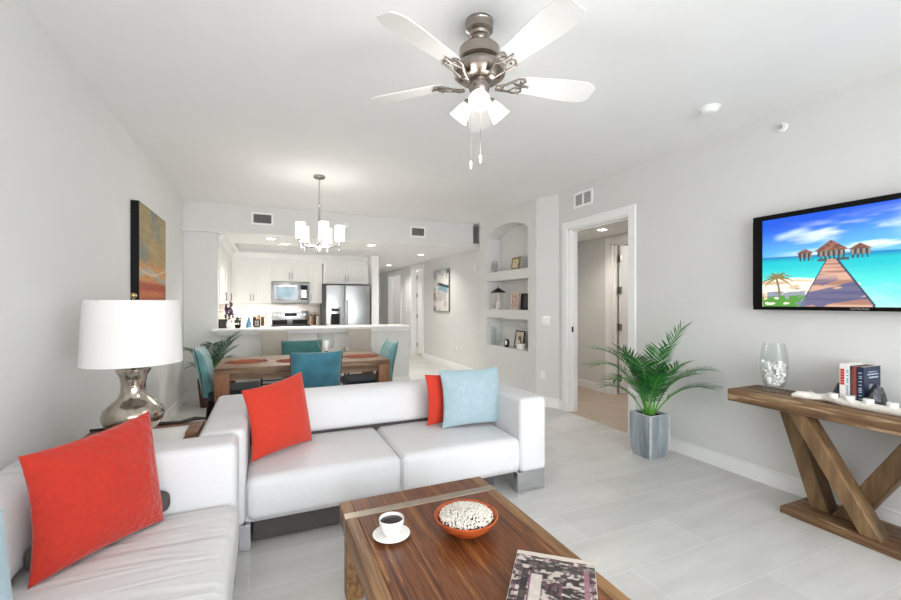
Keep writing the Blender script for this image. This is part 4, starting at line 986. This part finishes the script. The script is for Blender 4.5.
# ------------------------------------------------------------------ television
tv = thing('television', 'wall-mounted flat television showing a tropical jetty', 'television', (XR-.04, 1.40, 1.345))
m = B(); box(m, (3.462, .775, 1.345), (3.50, 2.04, 2.055), .006, 2); obj('casing', m, BLACK, tv)
m = B(); f_ = .004
box(m, (3.456, .775, 1.345), (3.464, 2.04, 1.371), .003, 1); box(m, (3.456, .775, 2.019), (3.464, 2.04, 2.055), .003, 1); box(m, (3.456, .775, 1.371), (3.464, .82, 2.019)); box(m, (3.456, 1.974, 1.371), (3.464, 2.04, 2.019)); obj('bezel', m, mat('gloss_black_bezel', '#080808', .1, 10, rough=.4, spec=.15), tv)
m = B(); box(m, (3.50, 1.2, 1.55), (XR-.001, 1.6, 1.85)); obj('wall_bracket', m, BLACK, tv)
def tvfn(U, V):
    # convert to the picture's own measure: left edge 0, 1.0 = right edge
    hz = .56-.045*(U-.0)
    sky = mixc(C3('#5FB0F0')+0*U[..., None], C3('#0F4FC8'), ss(.52, 1.02, V+.15*(.5-U)))
    cl = nz(U*.75+V*.25, np.clip(V*1.1-U*.1, 0, 1), 4, 9, 31, 5); sky = mixc(sky, C3('#E6F1FA'), np.clip(ss(.42, .68, cl)*ss(1.0, .75, V)*ss(.1, .5, U+.1)*1.0, 0, 1)*.85)
    sky = mixc(sky, C3('#CFE6F5'), ss(.06, .0, abs(V-.80+.02*np.sin(U*20)))*ss(.05, .12, U)*ss(.3, .2, U)*.6)
    d = np.clip((hz-V)/.55, 0, 1)
    sea = mixc(C3('#0F86B0')+0*U[..., None], C3('#12B4BE'), ss(0, .12, d)); sea = mixc(sea, C3('#5FE0D2'), ss(.15, .75, d+.12*nz(U, V, 8, 14, 32)))
    sea = mixc(sea, C3('#B5F0E2'), ss(.6, 1.1, d+.35*nz(U, V, 14, 20, 36)-.1)*.8)
    c = np.where((V > hz)[..., None], sky, sea); c = mixc(c, C3('#0F5C9C'), ss(.012, .0, abs(V-hz))*.8)
    sand = (V < .29+.035*np.sin(U*9)-.03*U) & (U < .5)
    c = np.where(sand[..., None], mixc(C3('#EEE3D0')+0*U[..., None], C3('#C4A98A'), ss(.5, .7, nz(U, V, 10, 30, 33))), c)
    # jetty
    yy = V; tt = np.clip((.50-yy)/.48, 0, 1); xl = .345-.130*tt; xr = .398+.165*tt+0*U
    jet = (V < .50) & (V > -.1) & (U > xl) & (U < xr)
    jc = mixc(C3('#C79E8A')+0*U[..., None], C3('#9A7263'), ss(.4, .6, nz(U, V, 3, 70, 34, 2)))
    fr = nz(U*.6+V*.4, (V-U*.4+.4)/1.4, 6, 16, 35, 3)
    jc = mixc(jc, C3('#3E4F7A'), ss(.46, .50, fr)*ss(.36, .22, V)*.85)
    c = np.where(jet[..., None], jc, c)
    c = mixc(c, C3('#2E3E5C'), (jet & ((U < xl+.006) | (U > xr-.012)))*1.)
    sh = (V < .2) & (U < .24) & (fr > .5) & (U > .03); c = mixc(c, C3('#5D6F8E'), sh*.8)
    # huts: (centre, half width, eave v, apex v, floor v)
    for (cx_, hw, ev, ap, fl) in ((.238, .048, .575, .625, .50), (.498, .055, .575, .635, .495), (.367, .083, .583, .695, .50)):
        roof = (V > ev) & (V < ap-(ap-ev)*(abs(U-cx_)/hw)**1.0*1.0) & (abs(U-cx_) < hw)
        c = np.where(roof[..., None], mixc(C3('#8E6250')+0*U[..., None], C3('#6C4638'), ss(.4, .6, nz(U, V, 50, 40, 41, 2))), c)
        body = (V <= ev) & (V > fl+.03) & (abs(U-cx_) < hw*.78)
        c = np.where(body[..., None], mixc(C3('#3E3B3E')+0*U[..., None], C3('#A99A90'), (np.sin(U*260) > .2)*.6), c)
        post = (V <= fl+.03) & (V > fl-.01) & (abs(U-cx_) < hw*.8) & (np.sin(U*300) > .3); c = np.where(post[..., None], C3('#33414A'), c)
    dk = (V < .505) & (V > .475) & (U > .30) & (U < .45); c = np.where((dk & ~jet)[..., None], C3('#4A4E52'), c)
    # beach palm
    for k in range(9):
        a = math.pi*(-.15+1.3*k/8); px_, py_ = .09, .33; ex, ey = math.cos(a)*.085, math.sin(a)*.11
        for s in np.linspace(0, 1, 14):
            X_ = px_+ex*s; Y_ = py_+ey*s-.05*s*s; mk = ((U-X_)**2+((V-Y_)*.56)**2) < (.008*(1-.6*s))**2; c = np.where(mk[..., None], C3('#6B6A3A') if k % 2 else C3('#8C7A48'), c)
    tr = (abs(U-.09-.01*np.sin(V*12)) < .006) & (V < .34) & (V > .10); c = np.where(tr[..., None], C3('#7A6A50'), c)
    gr = (V < .10+.05*nz(U, V, 20, 3, 37)) & (U < .24) & (U > .0) & (nz(U, V, 34, 30, 38, 2) > .42) & (V > -.1); c = np.where(gr[..., None], C3('#4E8C35'), c)
    return np.clip(c, 0, 1)
TVM = vcol('tv_picture', .92, .12)
raster('screen', tvfn, 330, 190, TVM, (3.4615, 1.974, 1.371), (0, -1.154, 0), (0, 0, .648), tv)
tc_ = bpy.data.curves.new('logo', 'FONT'); tc_.body = 'SAMSUNG'; tc_.size = .021; tc_.extrude = .0004; tc_.align_x = 'CENTER'; tc_.align_y = 'CENTER'
tmp = bpy.data.objects.new('lettering', tc_); lg = bpy.data.objects.new('logo', bpy.data.meshes.new_from_object(tmp)); bpy.data.objects.remove(tmp); COL.objects.link(lg); lg.data.materials.append(STEEL); lg.parent = tv
lg.location = Vector((3.4552, 1.40, 1.358))-Vector(tv.location); lg.rotation_euler = (PI/2, 0, -PI/2)

# ------------------------------------------------------------------ console table
CW = wood('rustic_console_wood', [(.25, '#2E2014'), (.42, '#61472E'), (.56, '#7E5F40'), (.65, '#B19B7D'), (.72, '#6C4F35')], (22, 2.0, 26), .6, .9, 1.0, 10)
CWL = wood('rustic_console_leg_wood', [(.25, '#46341F'), (.5, '#755A3C'), (.78, '#947852')], (16, 16, 2.2), .6, .5, 1.0, 8)
CY0, CY1, CX0, CX1 = .50, 2.04, 3.15, 3.515
cs = thing('console_table', 'rustic brown console table with crossed plank legs under the television', 'table', (3.33, 1.27, 0))
m = B(); box(m, (CX0, CY0, .672), (CX1, CY1, .76), .008, 3)
bmesh.ops.subdivide_edges(m, edges=[e for e in m.edges if e.calc_length() > .5], cuts=24)
for v in m.verts:
    if v.co.x < CX0+.02: v.co.x += random.uniform(-.003, .003)
obj('tabletop', m, CW, cs, smooth=50)
m = B(); box(m, (CX0-.01, .86, .0), (CX1, 1.685, .045), .006, 2); obj('base_plank', m, CW, cs)
def leg(xa, xb, yt, yb_, wt=.13, z0_=.045, z1_=.672):
    m = B(); h = z1_-z0_; dy = yb_-yt; w_ = wt/math.cos(math.atan2(abs(dy), h))/2
    vs = prism(m, [(yt-w_, z1_), (yt+w_, z1_), (yb_+w_, z0_), (yb_-w_, z0_)], 'x', xa, xb)
    bmesh.ops.bevel(m, geom=list(m.edges), offset=.004, segments=1, affect='EDGES'); obj('leg', m, CWL, cs)
leg(3.17, 3.285, 1.605, 1.235, .085)
leg(3.30, 3.42, 1.735, 1.54, .095)
leg(3.31, 3.45, 1.06, 1.42, .10)
leg(3.17, 3.285, .935, 1.05, .085)
# vase of shells
vx, vy = 3.37, 1.845
t = thing('glass_vase', 'clear glass vase half full of white shells on the console table', 'vase', (vx, vy, .7605))
m = B(); lathe(m, [(.066, 0), (.066, .018), (.055, .03), (.066, .06), (.080, .13), (.085, .20), (.079, .27), (.064, .345), (.062, .345), (.077, .27), (.083, .20), (.078, .13), (.064, .062), (.052, .035), (0, .032)], n=40); obj('glass', m, GLASS, t, world=False, smooth=60)
m = B()
for i in range(420):
    z = random.uniform(.048, .205); rm = .050+.018*min(1, (z-.05)/.08); a = random.uniform(0, 6.28); r = rm*math.sqrt(random.uniform(.3, 1.0)); g = sphere(m, (0, 0, 0), random.uniform(.007, .013), 1.4, 1, .6, 1, .25)
    bmesh.ops.transform(m, matrix=Matrix.Translation((r*math.cos(a), r*math.sin(a), z)) @ Euler((random.uniform(0, 6), random.uniform(0, 6), 0)).to_matrix().to_4x4(), verts=g)
o = obj('shells_in_vase', m, CERAM, None, world=True); 
o.location = Vector(o.location)+Vector((vx, vy, .7605)); tag(o, 'white shells filling the lower half of the clear glass vase', 'shells', kind='stuff')
# driftwood
DW = mat('bleached_driftwood', '#E6E2D9', .12, 14, .6, 25, rough=.8)
pts = [(3.235, 1.66, .775), (3.25, 1.63, .786), (3.27, 1.59, .784), (3.285, 1.55, .784), (3.30, 1.50, .790), (3.285, 1.46, .785), (3.275, 1.40, .782), (3.27, 1.32, .782), (3.265, 1.24, .781), (3.26, 1.16, .780), (3.25, 1.08, .779), (3.24, 1.0, .778), (3.25, .93, .775)]
m = B(); vs = tube(m, pts, [.013, .025, .027, .021, .026, .021, .025, .026, .025, .025, .025, .022, .010], 12)
for v in vs: v.co += Vector((random.uniform(-.002, .002), random.uniform(-.004, .004), random.uniform(-.002, .002)))
tube(m, [(3.29, 1.54, .785), (3.30, 1.575, .802), (3.305, 1.60, .815)], [.012, .008, .004], 8)
tube(m, [(3.30, 1.50, .79), (3.27, 1.525, .784), (3.245, 1.56, .777)], [.012, .010, .006], 8)
tag(obj('driftwood_candle_holder', m, DW, smooth=70), 'long bleached driftwood branch holding candles on the console table', 'candle holder')
cl = ('leftmost tealight on the driftwood, beside the dark bookend', 'second tealight from the left on the driftwood, before the white books', 'third tealight from the left on the driftwood, before the navy book', 'rightmost tealight on the driftwood, before the right bookend')
for i, y in enumerate((1.455, 1.375, 1.285, 1.18)):
    t = thing('tealight_candle', cl[i], 'candle', (3.272, y, .7975), group='tealights on the driftwood')
    m = B(); lathe(m, [(0, 0), (.023, 0), (.026, .005), (.026, .028), (.023, .031), (0, .027)], n=20); obj('cup', m, CERAM, t, world=False)
    m = B(); tube(m, [(0, 0, .026), (.001, 0, .036)], .001, 5); obj('wick', m, BLACK, t, world=False)
# books (spines face -x)
bks = [(.027, .20, .255, '#E8E6E3', 'thick white book with bold red spine lettering, leftmost on the console', '#C32A2A'), (.022, .20, .252, '#E9E9E9', 'white book with thin coloured spine lettering, second on the console', '#3E6FA8'),
       (.009, .19, .245, '#3A3A3A', 'thin dark book squeezed between white and brown books on the console', '#888888'), (.020, .19, .245, '#8C4433', 'rust-red book with grey base in the middle of the console row', '#B8B3A0'), (.034, .20, .245, '#1D2A44', 'dark navy hardback, nearest of the console row', '#A9B4C4')]
y = 1.443
for (tk, dp, h, colr, lab, ink) in bks:
    t = thing('book', lab, 'book', (3.32+dp/2, y-tk/2, .7605), group='books between the bookends')
    cm = mat('book_cloth', colr, .05, 40, rough=.4); im = mat('book_ink', ink, .05, 40, rough=.4)
    m = B(); box(m, (3.32, y-tk, .7605), (3.323, y, .7605+h), .001, 1); box(m, (3.32, y-tk, .7605), (3.32+dp, y-tk+.002, .7605+h)); box(m, (3.32, y-.002, .7605), (3.32+dp, y, .7605+h)); obj('cover', m, cm, t)
    m = B(); box(m, (3.3232, y-tk+.0021, .764), (3.316+dp, y-.0021, .757+h)); obj('pages', m, CREAMJ, t)
    m = B(); rr = random.Random(int(h*1000)+len(lab)); z = .7605+h-.03
    big = 'bold red' in lab
    while z > .80:
        hh = .017 if big else .009; box(m, (3.3192, y-tk*(.88 if big else .72), z-hh), (3.3199, y-tk*(.15 if big else .3), z-.003 if not big else z-.002)); z -= hh+(.0 if big else rr.choice((.002, .002, .012)))
        if big and z < .90: break
    if 'rust-red' in lab: m.free(); m = B(); box(m, (3.319, y-tk+.001, .765), (3.3199, y-.001, .83))
    if 'navy' in lab:
        for (a, c_, z0_, z1_) in ((.04, .17, .955, .962), (.06, .17, .935, .944), (.05, .15, .972, .976), (.06, .10, .87, .90), (.11, .14, .85, .88), (.05, .12, .80, .83)): box(m, (3.32+a, y-tk-.0007, z0_), (3.32+c_, y-tk-.0001, z1_))
    obj('lettering', m, im, t)
    y -= tk+.0015
ROCK = mat('dark_agate', '#3E3F45', .6, 18, .8, 30, rough=.35)
def rock(label, x, y, sx, sy, sz):
    m = B(); bmesh.ops.create_icosphere(m, subdivisions=3, radius=1); rr = random.Random(int(y*100))
    for v in m.verts:
        k = 1+.16*math.sin(v.co.x*5+y)*math.cos(v.co.y*4+v.co.z*6)
        v.co = Vector((v.co.x*k*sx+x, v.co.y*k*sy+y, max(-.55, v.co.z*k)*sz+.7605+.55*sz))
    tag(obj('bookend', m, ROCK, smooth=25), label, 'bookend', None)
rock('dark stone bookend left of the books on the console', 3.40, 1.475, .06, .026, .075)
rock('mottled blue-grey stone bookend right of the navy book', 3.37, 1.284, .06, .036, .09)

# ------------------------------------------------------------------ palms
def frond(bm_s, bm_l, base_, az, length, rise, droop, nl=23, ll=.17, wd=.0056, twist=0):
    P = []; n = 16; pos = Vector(base_); el = rise
    for i in range(n+1):
        P.append(pos.copy()); d = Vector((math.cos(az)*math.cos(el), math.sin(az)*math.cos(el), math.sin(el))); pos = pos+d*(length/n); el -= droop/n*(1.6*i/n+.2)
    tube(bm_s, P, [.006*(1-.75*i/n)+.001 for i in range(n+1)], 5)
    for k in range(nl):
        s = .34+.66*k/(nl-1); f = s*n; i = min(int(f), n-1); p = P[i].lerp(P[i+1], f-i); d = (P[i+1]-P[i]).normalized()
        side = d.cross(Vector((0, 0, 1)));
        if side.length < .1: side = Vector((-math.sin(az), math.cos(az), 0))
        side.normalize(); upv = side.cross(d).normalized(); L = 1.2*ll*(math.sin(PI*min(1, .20+.58*(s-.34)/.66)))**.5*random.uniform(.9, 1.08)
        for sg in (-1, 1):
            a = math.radians(58-24*s+random.uniform(-6, 6)); dir_ = (d*math.cos(a)*1.0+side*sg*math.sin(a)*1.25+upv*.12).normalized()
            sg_ = random.uniform(.02, .16); wv = dir_.cross(upv).normalized()*wd; q = p; vs = []
            for j, (u, ww) in enumerate(((0, .35), (.3, 1), (.65, .8), (1, .05))):
                c_ = p+dir_*L*u+Vector((0, 0, -sg_*L*u*u)); vs.append((bm_l.verts.new(c_-wv*ww), bm_l.verts.new(c_+upv*wd*.35*ww), bm_l.verts.new(c_+wv*ww)))
            for A_, B_ in zip(vs, vs[1:]):
                bm_l.faces.new((A_[0], A_[1], B_[1], B_[0])); bm_l.faces.new((A_[1], A_[2], B_[2], B_[1]))
def palm(root, specs, lm, sm):
    for (bx_, by_, bz_, az, L, rise, droop, ll) in specs:
        s_ = B(); l_ = B(); frond(s_, l_, (bx_, by_, bz_), math.radians(az), L, math.radians(rise), math.radians(droop), ll=ll)
        for v in list(s_.verts)+list(l_.verts): v.co.x = max(XL+.03, min(XR-.03, v.co.x))
        st_ = obj('frond_stem', s_, sm, root); obj('leaflets', l_, lm, st_, smooth=50)
POT = wood('weathered_grey_pot', [(.25, '#5F6870'), (.5, '#8A9298'), (.75, '#AEB4B8')], (14, 14, 1.3), .6, .4)
PEDGE = mat('pale_pot_edge', '#B9BFC2', .15, 20, rough=.6)
t = thing('potted_palm', 'green palm in a square weathered grey planter beside the doorway', 'plant', (3.22, 2.80, 0))
def sqloft(m, cx_, cy_, prof, bev=.12):
    rings = []
    for (z, hw) in prof:
        e = hw*bev; rings.append([m.verts.new((cx_+x, cy_+y, z)) for x, y in ((-hw, -hw+e), (-hw+e, -hw), (hw-e, -hw), (hw, -hw+e), (hw, hw-e), (hw-e, hw), (-hw+e, hw), (-hw, hw-e))])
    fs = []
    for a, c_ in zip(rings, rings[1:]):
        for i in range(8): fs.append(m.faces.new((a[i], a[(i+1) % 8], c_[(i+1) % 8], c_[i])))
    fs.append(m.faces.new(rings[0][::-1])); fs.append(m.faces.new(rings[-1])); bmesh.ops.recalc_face_normals(m, faces=fs)
m = B(); sqloft(m, 3.22, 2.80, [(0, .098), (.05, .112), (.15, .121), (.30, .123), (.39, .121), (.392, .102), (.36, .102)]); pt_ = obj('planter', m, POT, t, smooth=20)
m = B()
for sx_ in (-1, 1):
    for sy_ in (-1, 1): tube(m, [(3.22+sx_*h_, 2.80+sy_*h_, z_) for z_, h_ in ((.007, .093), (.05, .106), (.15, .115), (.30, .117), (.385, .116))], .007, 6)
for (h_, z_) in ((.116, .388), (.095, .009)):
    tube(m, [(3.22+a*h_, 2.80+b_*h_, z_) for a, b_ in ((-1, -1), (1, -1), (1, 1), (-1, 1), (-1, -1))], .006, 6)
obj('planter_edges', m, PEDGE, pt_)
m = B(); box(m, (3.12, 2.70, .355), (3.32, 2.90, .375), .005, 1); obj('soil', m, SOIL, t)
c_ = (3.22, 2.80)
specs = []
for (az, L, rise, droop, ll) in ((148, .80, 80, 85, .18), (163, .76, 74, 100, .17), (180, .60, 70, 95, .15), (135, .66, 82, 60, .16), (205, .66, 80, 65, .17), (110, .58, 84, 50, .15), (-88, .86, 83, 38, .15), (-62, .66, 72, 80, .18),
                                 (-68, .56, 58, 70, .18), (-98, .60, 74, 50, .16), (-45, .52, 74, 70, .15), (240, .56, 76, 70, .16), (20, .40, 84, 45, .13), (-120, .66, 85, 40, .16), (225, .48, 62, 70, .14), (152, .46, 62, 80, .14), (175, .68, 84, 55, .16)):
    r_ = random.uniform(.01, .05); a = math.radians(az); specs.append((c_[0]+r_*math.cos(a), c_[1]+r_*math.sin(a), .37, az, L, rise, droop, ll))
palm(t, [s for s in specs], LEAF, STEM)
RP = mat('dark_red_brown_pot', '#4A211C', .15, 8, rough=.3)
PX_, PY_ = -.715, 6.52
t = thing('potted_palm', 'palm in a tapered dark red-brown pot in the corner by the bar', 'plant', (PX_, PY_, 0))
m = B(); sqloft(m, PX_, PY_, [(0, .085), (.30, .112), (.39, .118), (.392, .10), (.35, .10)], .08); obj('planter', m, RP, t, smooth=20)
m = B(); box(m, (PX_-.09, PY_-.09, .345), (PX_+.09, PY_+.09, .362)); obj('soil', m, SOIL, t)
specs = []
for (az, L, rise, droop, ll) in ((-12, .66, 78, 46, .22), (-30, .60, 74, 40, .22), (-112, .66, 76, 92, .13), (-104, .56, 58, 90, .13), (-75, .62, 82, 70, .15), (8, .50, 72, 50, .18), (-50, .52, 66, 80, .15), (-135, .56, 80, 70, .12)):
    a = math.radians(az); specs.append((PX_+.03*math.cos(a), PY_+.03*math.sin(a), .355, az, L, rise, droop, ll))
palm(t, specs, LEAFD, STEM)

# ------------------------------------------------------------------ niche items
GOLDF = mat('gold_leaf_frame', '#A08A4E', .25, 20, rough=.35, metal=.7); CREAMP = mat('cream_print', '#D9CDB8', .2, 20, rough=.5); PINKP = mat('pinkish_photo', '#C9A79B', .35, 25, rough=.5)
NXc = XN+.10
pframe('framed_photo', 'square gold photo frame on the top niche shelf', (NXc, 5.50, 1.896), .27, .20, -PI/2-.1, .12, GOLDF, CREAMP, .035)
t = thing('wire_ornament', 'round silver wire ornament at the left of the top niche shelf', 'ornament', (XN+.08, 6.10, 1.896))
m = B()
for (r_, dz) in ((.10, .10), (.065, .10), (.035, .10)):
    tube(m, [(0, r_*math.cos(q), dz+r_*math.sin(q)) for q in [2*PI*i/24 for i in range(25)]], .005, 6, False)
lathe(m, [(0, 0), (.035, 0), (.03, .008)], n=16); tube(m, [(0, 0, .0), (0, 0, .04)], .005, 6); obj('rings', m, NICK, t, world=False)
m = B(); sphere(m, (XN+.15, 5.12, 1.93), .03, 1, 1, 1.15); lathe(m, [(.02, 0), (.015, .02)], c=(XN+.15, 5.12, 1.896), n=16); tag(obj('small_white_vase', m, CERAM), 'small white round vase at the right of the top niche shelf', 'vase')
# lantern
t = thing('lantern', 'glass lantern with a dark pitched metal roof on the middle niche shelf', 'lantern', (XN+.09, 6.00, 1.291))
m = B()
for sx_ in (-1, 1):
    for sy_ in (-1, 1): box(m, (sx_*.055-.005, sy_*.09-.005, 0), (sx_*.055+.005, sy_*.09+.005, .27))
box(m, (-.065, -.10, 0), (.065, .10, .012)); obj('frame', m, CREAMP, t, world=False)
m = B()
for z0_, hx, hy, hx2, hy2, z1_ in ((.27, .085, .125, .012, .012, .345),):
    A_ = [m.verts.new((sx_*hx, sy_*hy, z0_)) for sx_, sy_ in ((-1, -1), (1, -1), (1, 1), (-1, 1))]; T_ = [m.verts.new((sx_*hx2, sy_*hy2, z1_)) for sx_, sy_ in ((-1, -1), (1, -1), (1, 1), (-1, 1))]
    m.faces.new(A_[::-1]); m.faces.new(T_)
    for i in range(4): m.faces.new((A_[i], A_[(i+1) % 4], T_[(i+1) % 4], T_[i]))
tube(m, [(0, .02*math.cos(q), .36+.02*math.sin(q)) for q in [2*PI*i/12 for i in range(13)]], .003, 5, False); obj('roof', m, BLACK, t, world=False, smooth=0)
m = B(); lathe(m, [(0, .012), (.03, .012), (.03, .12), (0, .122)], n=18); obj('candle', m, CERAM, t, world=False)
pframe('framed_photo', 'white photo frame with a pinkish picture on the middle niche shelf', (NXc, 5.53, 1.291), .27, .26, -PI/2-.1, .12, CREAMP, PINKP, .02)
pframe('framed_photo', 'dark narrow photo frame at the right of the middle niche shelf', (NXc-.02, 5.19, 1.291), .17, .24, -PI/2+.1, .06, BLACK, DKP, .02, depth=.03)
# bottom niche
for i, (yy, hh, rr_) in enumerate(((6.16, .30, .035), (6.06, .26, .035), (5.96, .20, .03))):
    m = B(); lathe(m, [(0, 0), (rr_, 0), (rr_, hh), (rr_-.003, hh), (rr_-.003, .006), (0, .006)], c=(XN+.09, yy, .701), n=24)
    tag(obj('glass_cylinder', m, GLASS, smooth=60), ('tallest clear glass cylinder at the left of the bottom niche', 'middle-height clear glass cylinder in the bottom niche', 'shortest clear glass cylinder in the bottom niche')[i], 'vase', 'glass cylinders in the niche')
pframe('framed_photo', 'black framed white print leaning in the bottom niche', (XN+.14, 5.47, .701), .30, .27, -PI/2-.12, .16, BLACK, CREAMP, .02)
t = thing('desk_clock', 'small black round clock beside the black frame in the bottom niche', 'clock', (XN+.07, 5.70, .701))
m = B(); lathe(m, [(0, -.015), (.055, -.015), (.06, 0), (.055, .015), (0, .012)], n=28, M=Matrix.Translation((0, 0, .07)) @ Matrix.Rotation(PI/2, 4, 'Y')); box(m, (-.02, -.03, 0), (.02, .03, .02)); obj('case', m, BLACK, t, world=False)
m = B(); lathe(m, [(.04, 0), (0, .001)], n=24, cap=False, M=Matrix.Translation((-.0165, 0, .07)) @ Matrix.Rotation(-PI/2, 4, 'Y')); obj('dial', m, CERAM, t, world=False)
t = thing('pencil_cup', 'white square cup of black pens in the bottom niche', 'cup', (XN+.07, 5.30, .701))
m = B(); box(m, (-.04, -.06, 0), (.04, .06, .09), .006, 2); obj('cup_body', m, CERAM, t, world=False)
for k in range(5):
    m = B(); tube(m, [(-.02+.01*k, -.035+.018*k, .08), (-.03+.014*k, -.045+.022*k, .20)], .006, 6); obj('pen', m, BLACK, t, world=False)
m = B(); lathe(m, [(0, 0), (.03, 0), (.035, .05), (.03, .11), (.026, .15)], c=(XN+.15, 5.10, .701), n=20, cap=False); tag(obj('frosted_vase', m, CREAMP), 'pale frosted vase at the right end of the bottom niche', 'vase')
